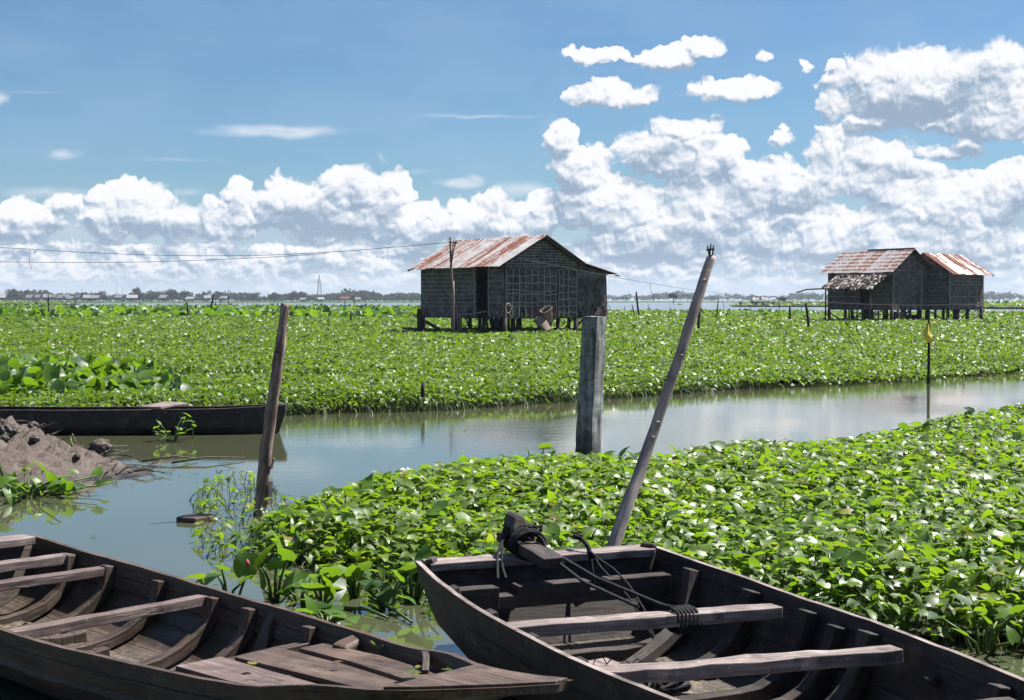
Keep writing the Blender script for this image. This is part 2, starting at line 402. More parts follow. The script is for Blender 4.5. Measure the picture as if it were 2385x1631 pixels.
# woven palm-leaf wall
def thatch_mat(name, tint=1.0, scale=1.0):
    m, T = newmat(name); uv = T.coord('UV')
    v = T.mapping(uv, (9 * scale, 3.4 * scale, 1))
    cell = T.vor(v, 1.6, 'F1', out='Color'); cs = T.node('ShaderNodeSeparateColor'); T.set(cs.inputs[0], cell)
    ed = T.vor(v, 1.6, 'F1', out='Distance')
    n = T.noise(uv, 1.3, 6, .65)
    row = T.math('PINGPONG', T.math('ADD', T.math('MULTIPLY', T.node('ShaderNodeSeparateXYZ').outputs[1], 0), 0), 1)
    f = T.math('ADD', T.math('MULTIPLY', cs.outputs[0], .5), T.math('MULTIPLY', n, .6))
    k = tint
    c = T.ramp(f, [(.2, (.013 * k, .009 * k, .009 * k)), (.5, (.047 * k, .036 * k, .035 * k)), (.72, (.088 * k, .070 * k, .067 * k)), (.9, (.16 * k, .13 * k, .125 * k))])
    fin(T, c, .9, T.bump(T.math('ADD', ed, T.math('MULTIPLY', cs.outputs[0], .6)), .9, .03), .15, .62)
    return m
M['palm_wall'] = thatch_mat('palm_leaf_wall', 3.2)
M['palm_wall_lit'] = thatch_mat('lit_palm_leaf_wall', 4.0)  # brighter copy of the palm wall, light put into its colour

def leafroof():
    m, T = newmat('dry_thatch'); f = T.node('ShaderNodeAttribute', attribute_name='rnd').outputs['Fac']
    n = T.noise(T.coord('Object'), 30, 3, .6)
    c = T.ramp(T.math('ADD', T.math('MULTIPLY', f, .7), T.math('MULTIPLY', n, .3)), [(.1, (.10, .07, .06)), (.35, (.45, .36, .33)), (.7, (.85, .74, .70))])
    fin(T, c, .7, None, .3); return m
M['thatch'] = leafroof()

def rust_mat(name, amount=.5, patch=False, seed=0.0):
    m, T = newmat(name); uv = T.coord('UV')
    v0 = T.mapping(uv, (1, 1, 1), (seed, seed * 2, 0))
    streak = T.noise(T.mapping(v0, (5.5, .30, 1)), 1.0, 5, .65)
    fine = T.noise(T.mapping(v0, (5, 3.2, 1)), 1.0, 6, .7)
    s = T.node('ShaderNodeSeparateXYZ'); T.set(s.inputs[0], v0)
    sheet = T.node('ShaderNodeTexWhiteNoise', noise_dimensions='1D'); T.set(sheet.inputs['W'], T.math('FLOOR', T.math('DIVIDE', s.outputs[0], .8)))
    f = T.math('ADD', T.math('MULTIPLY', streak, .75), T.math('MULTIPLY', fine, .45))
    f = T.math('ADD', f, T.math('MULTIPLY', T.math('SUBTRACT', sheet.outputs[0], .5), .12))
    if patch:
        rows = T.math('ABSOLUTE', T.math('SUBTRACT', T.math('FRACT', T.math('DIVIDE', s.outputs[1], .5)), .5))
        cols = T.math('ABSOLUTE', T.math('SUBTRACT', T.math('FRACT', T.math('DIVIDE', s.outputs[0], .8)), .5))
        f = T.math('ADD', f, T.math('ADD', T.maprange(rows, .16, .36, -.05, .09), T.maprange(cols, .40, .5, 0, .1)))
    r = T.maprange(f, .66 - amount * .12, .72 - amount * .12)
    rc = T.ramp(fine, [(.3, (.04, .011, .006)), (.5, (.17, .04, .016)), (.7, (.30, .095, .038))])
    zc = T.ramp(T.noise(v0, 2.2, 5, .6), [(.3, (.34, .31, .31)), (.7, (.60, .565, .56))])
    c = T.mix(r, zc, rc)
    b = T.bsdf; fin(T, c, T.maprange(r, 0, 1, .5, .9), None, .5, .78)
    T.set(b.inputs['Metallic'], T.maprange(r, 0, 1, .25, 0))
    return m
M['rust_a'] = rust_mat('rusty_corrugated_iron', .66)
M['rust_b'] = rust_mat('patchy_corrugated_iron', .4, True, 3.3)
M['rust_c'] = rust_mat('streaked_corrugated_iron', 1.1, False, 7.7)
M['zinc'] = rust_mat('plain_corrugated_iron', -.9, False, 5.1)

# concrete post
def concrete():
    m, T = newmat('stained_concrete'); o = T.coord('Object')
    n = T.noise(o, 7, 9, .72); st = T.noise(T.mapping(o, (12, 12, 1.3)), 1.0, 6, .6); sp = T.noise(o, 60, 3, .6)
    c = T.ramp(T.math('ADD', T.math('MULTIPLY', n, .5), T.math('MULTIPLY', st, .5)), [(.34, (.05, .05, .044)), (.46, (.19, .195, .185)), (.56, (.42, .43, .43)), (.68, (.62, .63, .64))])
    s = T.node('ShaderNodeSeparateXYZ'); T.set(s.inputs[0], o)
    wet = T.maprange(T.math('ADD', s.outputs[2], T.math('MULTIPLY', n, .4)), .45, .85, .7, 0)
    c = T.mix(wet, c, (.03, .032, .024))
    c = T.mix(T.maprange(sp, .62, .7, 0, .7), c, (.015, .015, .013))
    h = T.math('SUBTRACT', T.math('MULTIPLY', n, .6), T.maprange(sp, .6, .72))
    fin(T, c, .85, T.bump(h, .9, .014), .25, .62); return m
M['concrete'] = concrete()

def mud():
    m, T = newmat('drying_mud'); o = T.coord('Object')
    n = T.noise(o, 4, 9, .7); f2 = T.noise(o, 30, 5, .7)
    c = T.ramp(T.math('ADD', T.math('MULTIPLY', n, .5), T.math('MULTIPLY', f2, .5)), [(.3, (.035, .025, .021)), (.48, (.135, .098, .082)), (.68, (.32, .25, .22))])
    s = T.node('ShaderNodeSeparateXYZ'); T.set(s.inputs[0], o)
    wet = T.maprange(T.math('ADD', s.outputs[2], T.math('MULTIPLY', n, .08)), .04, .13, 1, 0)
    c = T.mix(wet, c, (.045, .033, .028))
    fin(T, c, T.maprange(wet, 0, 1, .85, .25), T.bump(T.math('ADD', n, f2), .8, .02), .4); return m
M['mud'] = mud()

# leaves: one colour value per leaf in the attribute rnd
def leaf_mat(name, stops, trans=(.30, .52, .03), tf=.38, rough=.46, spec=.5, big=.0, coat=.12):
    m, T = newmat(name); f = T.node('ShaderNodeAttribute', attribute_name='rnd').outputs['Fac']
    o = T.coord('Object')
    c = T.ramp(f, stops)
    if big:
        p = T.maprange(T.noise(o, big, 4, .6), .35, .7, .0, 1)
        c = T.mix(T.math('MULTIPLY', p, .55), c, T.mix(.5, c, (.30, .36, .02)))
    n = T.noise(o, 60, 2, .5)
    b = T.bsdf
    fin(T, c, T.maprange(n, .3, .7, rough - .06, rough + .1), None, spec)
    b.inputs['Coat Weight'].default_value = coat; b.inputs['Coat Roughness'].default_value = .42; b.inputs['Coat IOR'].default_value = 1.55
    tr = T.node('ShaderNodeBsdfTranslucent')
    T.set(tr.inputs[0], T.mix(1.0, T.mix(.5, c, trans), (1.15, 1.12, .8), 'MULTIPLY'))
    mx = T.node('ShaderNodeMixShader'); mx.inputs[0].default_value = tf
    T.l.new(b.outputs[0], mx.inputs[1]); T.l.new(tr.outputs[0], mx.inputs[2]); T.l.new(mx.outputs[0], T.out.inputs[0])
    return m
GREENS = [(0, (.028, .075, .007)), (.35, (.078, .18, .006)), (.8, (.17, .30, .008)), (.955, (.21, .31, .018)), (.972, (.42, .38, .03)), (.988, (.38, .30, .03)), (1.0, (.22, .09, .02))]
M['leaf'] = leaf_mat('spinach_leaf', GREENS, big=.9)
M['leaf_far'] = leaf_mat('meadow_leaf', [(p, (r * .78, g * .80, b)) for p, (r, g, b) in GREENS], big=.12, tf=.30, coat=.08, spec=.4)
M['hyacinth'] = leaf_mat('hyacinth_leaf', [(0, (.022, .08, .008)), (.5, (.07, .18, .008)), (.9, (.14, .27, .012)), (1, (.24, .24, .03))], rough=.46, tf=.34, coat=.1, spec=.4)
M['stem'] = leaf_mat('green_stem', [(0, (.04, .09, .012)), (.6, (.10, .19, .025)), (.85, (.22, .26, .06)), (1, (.30, .22, .12))], tf=.15, rough=.45, coat=0)
M['debris'] = plain_mat('dead_stalks', [(.3, (.03, .022, .016)), (.55, (.14, .11, .075)), (.75, (.36, .31, .24))], 14, .7, .4)
M['bud'] = plain_mat('pink_bud', [(.3, (.5, .06, .08)), (.7, (.75, .22, .24))], 30, .5)
M['litter'] = plain_mat('shaded_leaf_litter', [(.3, (.010, .016, .005)), (.6, (.03, .045, .010)), (.8, (.07, .07, .025))], 9, .9, 1, .05)
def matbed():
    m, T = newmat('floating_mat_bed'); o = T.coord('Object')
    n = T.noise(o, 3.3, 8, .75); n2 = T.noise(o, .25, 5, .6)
    c = T.ramp(n, [(.35, (.006, .012, .003)), (.5, (.016, .034, .005)), (.65, (.04, .08, .010))])  # bed colour darkened to stand for shade in gaps between leaves
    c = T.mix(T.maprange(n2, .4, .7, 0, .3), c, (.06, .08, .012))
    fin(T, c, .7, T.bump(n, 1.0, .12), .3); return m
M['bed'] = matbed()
M['crown'] = leaf_mat('tree_leaves', [(0, (.010, .026, .010)), (.5, (.022, .048, .016)), (1, (.045, .08, .022))], trans=(.06, .12, .02), tf=.15, rough=.6, spec=.2, coat=0)
M['bank'] = plain_mat('far_bank_grass', [(.3, (.03, .07, .012)), (.7, (.08, .15, .02))], .05, .9, .3, detail=8)
M['far_zinc'] = plain_mat('far_tin_roof', [(.3, (.36, .34, .34)), (.7, (.60, .57, .56))], .6, .6)
M['far_red'] = plain_mat('far_red_roof', [(.3, (.25, .06, .05)), (.7, (.35, .12, .09))], .6, .7)
M['far_wall'] = plain_mat('far_board_wall', [(.3, (.03, .024, .02)), (.7, (.10, .08, .065))], .6, .9)

# water
def water():
    m, T = newmat('turbid_water'); g = T.node('ShaderNodeNewGeometry').outputs['Position']
    s = T.node('ShaderNodeSeparateXYZ'); T.set(s.inputs[0], g)
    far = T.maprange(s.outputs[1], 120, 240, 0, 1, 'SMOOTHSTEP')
    r1 = T.noise(T.mapping(g, (.55, 1.9, 1)), 4.5, 4, .55)
    calm = T.maprange(T.noise(T.mapping(g, (.1, .16, 1)), 1.0, 2, .5), .42, .6, .25, 1)
    mid = T.maprange(s.outputs[1], 12, 22, .12, 1)
    r1 = T.math('MULTIPLY', r1, T.math('MULTIPLY', calm, mid))
    b1 = T.node('ShaderNodeBump'); b1.inputs['Strength'].default_value = .07; b1.inputs['Distance'].default_value = .05; T.set(b1.inputs['Height'], r1)
    r2 = T.noise(T.mapping(g, (.3, .5, 1)), 1.0, 5, .6)
    b2 = T.node('ShaderNodeBump'); T.set(b2.inputs['Strength'], T.math('MULTIPLY', far, .9)); b2.inputs['Distance'].default_value = .25; T.set(b2.inputs['Height'], r2)
    T.l.new(b1.outputs[0], b2.inputs['Normal'])
    sil = T.noise(T.mapping(g, (.12, .3, 1)), 2, 4, .6)
    c = T.mix(sil, (.062, .072, .036), (.085, .088, .052))
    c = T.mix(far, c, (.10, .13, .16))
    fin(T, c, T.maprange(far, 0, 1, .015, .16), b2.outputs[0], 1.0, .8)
    T.bsdf.inputs['IOR'].default_value = 1.5
    return m
M['water'] = water()

M['hull_grey_in'] = wood_mat('grey_hull_inside', (.020, .015, .013), (.056, .043, .036), (.17, .135, .115), .75, mud=.8, seam=.19)
M['hull_grey'] = wood_mat('grey_hull_outside', (.020, .014, .012), (.060, .042, .035), (.17, .125, .105), .7, seam=.21)
M['hull_brown_in'] = wood_mat('brown_hull_inside', (.028, .016, .012), (.11, .066, .045), (.28, .19, .15), .6, moss=1.0, spec=.45, mud=.85, seam=.20)
M['hull_brown'] = wood_mat('brown_hull_outside', (.020, .012, .009), (.072, .042, .030), (.20, .13, .10), .62, moss=.5, spec=.45, seam=.22)
# ---------------------------------------------------------------- setting: water, bank
def grid_plane(name, x0, x1, y0, y1, z, mat, nx=2, ny=2):
    m = MB(); m.add([(x0, y0, z), (x1, y0, z), (x1, y1, z), (x0, y1, z)], [[0, 1, 2, 3]]); return m.build(name, mat)
structure(grid_plane('water', -4000, 4000, -60, 6000, 0.0, M['water']))
structure(grid_plane('lake_bed', -4000, 4000, -60, 6000, -.6, M['mud']))

# ---------------------------------------------------------------- leaf scatter
def arrow_leaf():   # folded, arrow-shaped leaf with a drooping tip; unit length, grows toward +Y
    mid = [(0, .0, 0), (0, .38, .045), (0, .72, .02), (0, 1.0, -.10)]
    lf = [(-.30, -.20, -.02), (-.36, .10, .10), (-.22, .52, .10)]
    v = mid + lf + [(-x, y, z) for x, y, z in lf]
    f = [(0, 5, 4), (0, 1, 5), (1, 6, 5), (1, 2, 6), (2, 3, 6)]
    f += [(0, 7, 8), (0, 8, 1), (1, 8, 9), (1, 9, 2), (2, 9, 3)]
    return np.array(v), np.array(f)
def broad_leaf():   # heart-shaped, cupped
    mid = [(0, .0, 0), (0, .4, .03), (0, .75, .0), (0, 1.0, -.12)]
    lf = [(-.26, -.14, .05), (-.46, .15, .12), (-.34, .58, .08)]
    v = mid + lf + [(-x, y, z) for x, y, z in lf]
    f = [(0, 5, 4), (0, 1, 5), (1, 6, 5), (1, 2, 6), (2, 3, 6), (0, 7, 8), (0, 8, 1), (1, 8, 9), (1, 9, 2), (2, 9, 3)]
    return np.array(v), np.array(f)
def kite_leaf():
    v = [(0, -.1, 0), (-.36, .25, .10), (0, 1, -.08), (.36, .25, .10), (0, .4, .03)]
    f = [(0, 4, 1), (1, 4, 2), (0, 3, 4), (3, 2, 4)]
    return np.array(v), np.array(f)
def tri2_leaf():
    v = [(0, -.3, 0), (-.42, .3, .1), (.42, .3, .1), (0, 1, -.05)]
    return np.array(v), np.array([(0, 2, 1), (1, 2, 3)])

def scatter(name, pos, size, yaw, pitch, roll, tmpl, mat, rnd=None, parent=None, smooth=True):
    V, Fc = tmpl; N = len(pos); K = len(V)
    cy, sy = np.cos(yaw), np.sin(yaw); cp, sp_ = np.cos(pitch), np.sin(pitch); cr, sr = np.cos(roll), np.sin(roll)
    x = V[None, :, 0] * size[:, None]; y = V[None, :, 1] * size[:, None]; z = V[None, :, 2] * size[:, None]
    x1 = x * cr[:, None] + z * sr[:, None]; z1 = -x * sr[:, None] + z * cr[:, None]         # roll about Y
    y2 = y * cp[:, None] - z1 * sp_[:, None]; z2 = y * sp_[:, None] + z1 * cp[:, None]        # pitch about X
    x3 = x1 * cy[:, None] - y2 * sy[:, None]; y3 = x1 * sy[:, None] + y2 * cy[:, None]
    P3 = np.stack([x3 + pos[:, None, 0], y3 + pos[:, None, 1], z2 + pos[:, None, 2]], -1).reshape(-1, 3)
    faces = (Fc[None] + (np.arange(N) * K)[:, None, None]).reshape(-1, 3)
    if rnd is None: rnd = RNG.random(N)
    return mesh_np(name, P3, faces, mat, np.repeat(rnd, K), parent, smooth)
def mesh_np(name, P3, faces, mat, rnd, parent=None, smooth=True):
    me = bpy.data.meshes.new(name); n = len(faces); k = faces.shape[1]
    me.vertices.add(len(P3)); me.vertices.foreach_set('co', P3.astype(np.float32).ravel())
    me.loops.add(n * k); me.loops.foreach_set('vertex_index', faces.astype(np.int32).ravel())
    me.polygons.add(n); me.polygons.foreach_set('loop_start', np.arange(0, n * k, k, dtype=np.int32))
    me.polygons.foreach_set('use_smooth', np.full(n, smooth))
    me.update(calc_edges=True)
    a = me.attributes.new('rnd', 'FLOAT', 'POINT'); a.data.foreach_set('value', rnd.astype(np.float32))
    me.materials.append(mat)
    o = bpy.data.objects.new(name, me); COL.objects.link(o)
    if parent: o.parent = parent
    return o

def inpoly(x, y, poly):
    poly = np.array([(p[0], p[1]) for p in poly]); c = np.zeros(len(x), bool); j = len(poly) - 1
    for i in range(len(poly)):
        xi, yi = poly[i]; xj, yj = poly[j]
        t = ((yi > y) != (yj > y)) & (x < (xj - xi) * (y - yi) / (yj - yi + 1e-12) + xi)
        c ^= t; j = i
    return c
def polydist(x, y, poly):
    poly = np.array([(p[0], p[1]) for p in poly]); d = np.full(len(x), 1e9)
    for i in range(len(poly)):
        a = poly[i - 1]; b = poly[i]; ab = b - a
        t = np.clip(((x - a[0]) * ab[0] + (y - a[1]) * ab[1]) / (ab @ ab + 1e-9), 0, 1)
        d = np.minimum(d, np.hypot(x - a[0] - t * ab[0], y - a[1] - t * ab[1]))
    return d
def lump(x, y, s, seed=0.0):
    r = np.zeros_like(x); a = 1.0; tot = 0
    rg = np.random.default_rng(int(seed * 10) + 5)
    for o in range(5):
        for _ in range(3):
            th = rg.random() * 6.28; ph = rg.random() * 6.28; k = s * (1.9 ** o) * (0.7 + .6 * rg.random())
            r += a * np.sin(k * (x * math.cos(th) + y * math.sin(th)) + ph + 1.5 * np.sin(k * .6 * (y * math.cos(th) - x * math.sin(th)) + ph * 3)); tot += a * .7
        a *= .6
    return r / tot     # about -1..1

def rand_in(poly, dens, x0, x1, y0, y1):
    N = int(dens * (x1 - x0) * (y1 - y0))
    x = RNG.uniform(x0, x1, N); y = RNG.uniform(y0, y1, N)
    k = inpoly(x, y, poly); return x[k], y[k]

def leafrnd(x, y, s, seed):
    r = RNG.random(len(x)); L = lump(x, y, s, seed)
    r = np.clip(r * .75 + .12 + .2 * L, 0, .955)
    u = RNG.random(len(x)); r = np.where(u > .982, .968 + .032 * RNG.random(len(x)), r)
    return r

# ---- near raft of water spinach ------------------------------------------------
def pz(lst, z): return [P(x, y, z) for x, y in lst]
near_far = pz([(565, 1188), (640, 1152), (770, 1114), (890, 1083), (1040, 1060), (1290, 1038), (1480, 1050), (1565, 1040), (1720, 1012), (1900, 1018), (2080, 982), (2200, 963), (2385, 933), (2800, 883), (3400, 848)], .36)
near_low = pz([(3400, 1640), (2700, 1590), (2385, 1530), (2250, 1512), (2180, 1520)], 0)
near_front = pz([(1500, 1450), (1200, 1420), (1020, 1390), (985, 1345), (900, 1322), (720, 1302), (600, 1300), (552, 1262), (548, 1225)], 0)
near_far[0] = P(498, 1204, .36); near_far[1] = P(590, 1164, .36)
near_front = pz([(1500, 1460), (1200, 1440), (1030, 1412), (985, 1376), (900, 1352), (720, 1328), (600, 1320), (500, 1285), (476, 1240)], 0)
NEAR = near_far + near_low + near_front
RB_C = Vector((.152, 8.70)); RB_U = Vector((.37, -.93)).normalized()
def boat_rect(c, u, s0, s1, w):
    v = Vector((-u.y, u.x)); return [c + u * s0 + v * w, c + u * s1 + v * w, c + u * s1 - v * w, c + u * s0 - v * w]
RB_RECT = boat_rect(RB_C, RB_U, -.06, 5.5, .93)

def grow(name, poly, dens, size, hbase, hvar, tmpl, mat, seed, pitch=(-.25, .42), roll=.38, edge=.35, box=None, layers=.45, fade=None, stems=0, excl=None, spread=1.0):
    xs = [p[0] for p in poly]; ys = [p[1] for p in poly]
    b = box or (min(xs), max(xs), min(ys), max(ys))
    x, y = rand_in(poly, dens, *b)
    if excl is not None: k = ~inpoly(x, y, excl); x = x[k]; y = y[k]
    d = polydist(x, y, poly)
    rag = .5 + .5 * lump(x, y, 2.2, seed + 4)
    k = d > edge * .5 * rag * RNG.random(len(x)); x = x[k]; y = y[k]; d = d[k]
    if fade is not None:
        k = RNG.random(len(x)) < fade(x, y); x = x[k]; y = y[k]; d = d[k]
    top = hbase + hvar * lump(x, y, .9, seed)
    top = top * np.clip(.45 + d / max(edge, .01) * .55, 0, 1)
    u = RNG.random(len(x)); z = top * np.where(u < layers, RNG.uniform(.25, .95, len(x)), RNG.uniform(.9, 1.12, len(x)))
    sz = RNG.uniform(size[0], size[1], len(x)) * (.7 + .3 * z / np.maximum(top, .01))
    yaw = RNG.uniform(0, 6.283, len(x))
    o = scatter(name, np.stack([x, y, z], 1), sz, yaw, RNG.normal(*pitch, len(x)), RNG.normal(0, roll, len(x)), tmpl, mat, leafrnd(x, y, .5, seed))
    if stems:
        n = int(len(x) * stems); i = RNG.permutation(len(x))[:n]
        stems_np(name.replace('leaves', 'stalks'), np.stack([x[i], y[i], z[i]], 1), .0035, o)
    return o
def stems_np(name, tips, r, parent=None, lean=.10, zb=-.03, mat=None):
    n = len(tips); th = RNG.uniform(0, 6.28, n); ln = RNG.normal(0, lean, (n, 2))
    base = np.stack([tips[:, 0] + ln[:, 0], tips[:, 1] + ln[:, 1], np.full(n, zb)], 1)
    midp = (tips + base) / 2 + np.stack([ln[:, 0] * .25, ln[:, 1] * .25, np.zeros(n)], 1)
    vs = []
    for p, rr in ((base, r * 1.5), (midp, r * 1.2), (tips, r)):
        for k in range(3):
            a = th + k * 2.094
            vs.append(np.stack([p[:, 0] + np.cos(a) * rr, p[:, 1] + np.sin(a) * rr, p[:, 2]], 1))
    V = np.stack(vs, 1).reshape(-1, 3); f = []
    for s in range(2):
        for k in range(3):
            k2 = (k + 1) % 3; f.append([s * 3 + k, s * 3 + k2, s * 3 + 3 + k2, s * 3 + 3 + k])
    f = np.array(f); faces = (f[None] + (np.arange(n) * 9)[:, None, None]).reshape(-1, 4)
    return mesh_np(name, V, faces, mat or M['stem'], np.repeat(RNG.random(n), 9), parent)

near = grow('water_spinach', NEAR, 430, (.06, .14), .345, .10, arrow_leaf(), M['leaf'], 1, edge=.45, stems=.55, layers=.62, excl=RB_RECT, pitch=(-.2, .36))
stuff(near, 'dense raft of bright green water spinach between the moored boats and the channel', 'water spinach')
# taller broad leaves mixed in, at the front right and along the far rim
x, y = rand_in(NEAR, 5, -3, 9, 8, 24)
k = (~inpoly(x, y, RB_RECT)) & (polydist(x, y, NEAR) > .15) & ((lump(x, y, 1.3, 9) > .15) ); x = x[k]; y = y[k]
zt = .34 + .06 * RNG.random(len(x))
sc = scatter('hyacinth_leaves', np.stack([x, y, zt], 1), RNG.uniform(.10, .18, len(x)), RNG.uniform(0, 6.28, len(x)), RNG.normal(.2, .5, len(x)), RNG.normal(0, .4, len(x)), broad_leaf(), M['hyacinth'])
stems_np('hyacinth_stalks', np.stack([x, y, zt], 1), .007, sc)
stuff(sc, 'taller glossy broad leaves standing up out of the near spinach raft', 'water plants')
# thin outliers in open water round the raft
fr = pz([(440, 1150), (540, 1120), (640, 1130), (700, 1180), (640, 1300), (560, 1330), (470, 1300), (430, 1240)], 0)
o = grow('trailing_spinach', fr, 40, (.05, .10), .15, .05, arrow_leaf(), M['leaf'], 3, edge=.3, stems=1.0, pitch=(-.1, .4))
stuff(o, 'sparse spinach runners trailing into open water by the bark-covered post', 'water spinach')
fr2 = pz([(640, 1295), (1000, 1335), (1060, 1440), (1010, 1470), (960, 1400), (820, 1395), (700, 1350)], 0)
o = grow('trailing_spinach', fr2, 60, (.06, .12), .13, .06, arrow_leaf(), M['leaf'], 5, edge=.3, stems=1.0)
stuff(o, 'thin spinach stems standing in the water between the two front boats', 'water spinach')
# bed of the raft: dark litter sheet, shade between the leaves put into its colour
def bed(name, poly, z, mat, inset=.12, excl=None, step=.25, amp=.03):
    xs = [p[0] for p in poly]; ys = [p[1] for p in poly]
    gx = np.arange(min(xs), max(xs), step); gy = np.arange(min(ys), max(ys), step)
    X, Y = np.meshgrid(gx, gy); fx = X.ravel(); fy = Y.ravel()
    ins = inpoly(fx, fy, poly) & (polydist(fx, fy, poly) > inset * (.6 + .6 * lump(fx, fy, 2.5, 3)))
    if excl is not None: ins &= ~inpoly(fx, fy, excl)
    Z = z + amp * lump(fx, fy, 3.0, 2); ny, nx = X.shape
    idx = np.arange(nx * ny).reshape(ny, nx)
    q = np.stack([idx[:-1, :-1], idx[:-1, 1:], idx[1:, 1:], idx[1:, :-1]], -1).reshape(-1, 4)
    q = q[ins[q].all(1)]
    used, inv = np.unique(q, return_inverse=True)
    V = np.stack([fx[used], fy[used], Z[used]], 1)
    return mesh_np(name, V, inv.reshape(-1, 4), mat, np.zeros(len(used)))
b_ = bed('raft_bed', NEAR, .035, M['litter'], .3, RB_RECT, .15, .02); stuff(b_, 'dark litter sheet under the near spinach raft, shade between leaves in its colour', 'plant litter')

# ---- far meadow -----------------------------------------------------------------
edge_pts = [(-900, 990), (0, 985), (300, 980), (560, 975), (677, 970), (820, 965), (1026, 960), (1334, 939), (1540, 924), (1745, 908), (1950, 903), (2155, 893), (2385, 872), (2700, 850), (3300, 825)]
meadow_near = pz(edge_pts, 0)
pond = pz([(2190, 772), (2230, 757), (2300, 757), (2420, 762), (2800, 765), (3000, 790), (2500, 778), (2300, 776)], 0)
lake_shore = [Vector((260, 150, 0)), Vector((120, 190, 0)), Vector((66, 205, 0)), Vector((50, 196, 0)), Vector((34, 214, 0)), Vector((12, 214, 0)), Vector((-8, 240, 0)), Vector((-40, 262, 0)), Vector((-90, 262, 0)), Vector((-160, 300, 0)), Vector((-300, 330, 0))]
MEADOW = meadow_near + lake_shore
def open_water(x, y): return inpoly(x, y, pond)
H2 = Vector((28.9, 114)) # right house corner, used below
patch = [Vector(a) for a in ((35.2, 107.5), (37, 112.0), (42, 114.5), (48, 116), (62, 117), (62, 112.5), (45, 110.5), (40, 108.2))]
def zone(y0, y1, dens, size, h, hv, tm, seed, edge, wid=.46, stems=0, name='meadow'):
    N = int(dens * (y1 - y0) * (wid * (y0 + y1)))
    y = np.sqrt(RNG.uniform(y0 * y0, y1 * y1, N)); x = RNG.uniform(-1, 1, N) * wid * y
    k = inpoly(x, y, MEADOW) & ~inpoly(x, y, patch); x = x[k]; y = y[k]; d = polydist(x, y, MEADOW)
    k = d > edge * .5 * RNG.random(len(x)); x = x[k]; y = y[k]; d = d[k]
    top = (h + hv * 1.8 * lump(x * .5, y, .35, seed) + .09 * lump(x, y, 1.6, seed + 1)) * np.clip(.5 + d / edge * .5, 0, 1)
    z = top * np.where(RNG.random(len(x)) < .35, RNG.uniform(.4, .95, len(x)), RNG.uniform(.88, 1.1, len(x)))
    sz = RNG.uniform(*size, len(x))
    o = scatter(name, np.stack([x, y, z], 1), sz, RNG.uniform(0, 6.283, len(x)), RNG.normal(-.1, .5, len(x)), RNG.normal(0, .5, len(x)), tm, M['leaf_far'], np.clip(leafrnd(x, y, .18, seed) * .8 + .1 + .26 * lump(x * .35, y, .22, seed + 7), 0, 1))
    if stems:
        n = int(len(x) * stems); kk = np.argsort(d)[:n]; stems_np('meadow_stalks', np.stack([x[kk], y[kk], z[kk]], 1), .006, o)
    return o
for i, a in enumerate([(22, 34, 400, (.06, .115), .33, .06, kite_leaf(), 21, 1.2, .46, .12), (34, 55, 210, (.075, .14), .35, .07, kite_leaf(), 22, 1.2),
          (55, 90, 90, (.10, .19), .36, .08, tri2_leaf(), 23, 1.5), (90, 150, 28, (.16, .30), .36, .09, tri2_leaf(), 24, 2.0), (150, 300, 9, (.3, .55), .38, .1, tri2_leaf(), 25, 3.0)]):
    o = zone(*a)
    stuff(o, ['leafy front rim of the green meadow across the channel', 'green floating meadow between the channel and the huts', 'green floating meadow around the thatched hut', 'green floating meadow around the double hut', 'farthest strip of green meadow along the lake'][i], 'floating plants')
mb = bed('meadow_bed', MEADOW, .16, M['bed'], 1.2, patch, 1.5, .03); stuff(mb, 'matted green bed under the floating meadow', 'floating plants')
# low skirt of bed right at the channel
# big hyacinths beside the canoe, and the tall band by the lake
def hyac(name, poly, dens, size, h, hv, label, seed, stems=.4):
    xs = [p[0] for p in poly]; ys = [p[1] for p in poly]
    x, y = rand_in(poly, dens, min(xs), max(xs), min(ys), max(ys))
    d = polydist(x, y, poly); top = (h + hv * lump(x, y, 1.2, seed)) * np.clip(.6 + d * .6, 0, 1)
    z = top * RNG.uniform(.45, 1.05, len(x))
    o = scatter(name, np.stack([x, y, z], 1), RNG.uniform(*size, len(x)), RNG.uniform(0, 6.28, len(x)), RNG.normal(.55, .45, len(x)), RNG.normal(0, .35, len(x)), broad_leaf(), M['hyacinth'], np.clip(RNG.random(len(x)) * .9 + .1 * lump(x, y, .8, seed), 0, 1))
    if stems:
        k = RNG.permutation(len(x))[:int(len(x) * stems)]; stems_np('hyacinth_stalks', np.stack([x[k], y[k], z[k]], 1), .01, o)
    return stuff(o, label, 'water hyacinth')
cl = pz([(-300, 965), (0, 962), (250, 955), (420, 950), (520, 955)], 0) + pz([(440, 900), (380, 868), (300, 862), (100, 858), (-300, 862)], .4)
hyac('water_hyacinth', cl, 30, (.20, .34), .55, .12, 'clump of large upright glossy leaves behind the dark canoe', 31)
band = [PD(x, 700, D).xy for x, D in ((-400, 150), (300, 143), (985, 143))] + [PD(x, 700, D).xy for x, D in ((985, 238), (600, 262), (-400, 290))]
hyac('water_hyacinth', band, 1.6, (.55, .95), .72, .16, 'tall dark band of hyacinth along the lake at left', 33, 0)
rim = [PD(x, 700, D).xy for x, D in ((1420, 206), (1700, 199), (1900, 203), (1900, 212), (1650, 213), (1420, 216))]
hyac('water_hyacinth', rim, 1.3, (.4, .7), .45, .12, 'thin rim of hyacinth along the lake right of the thatched hut', 34, 0)

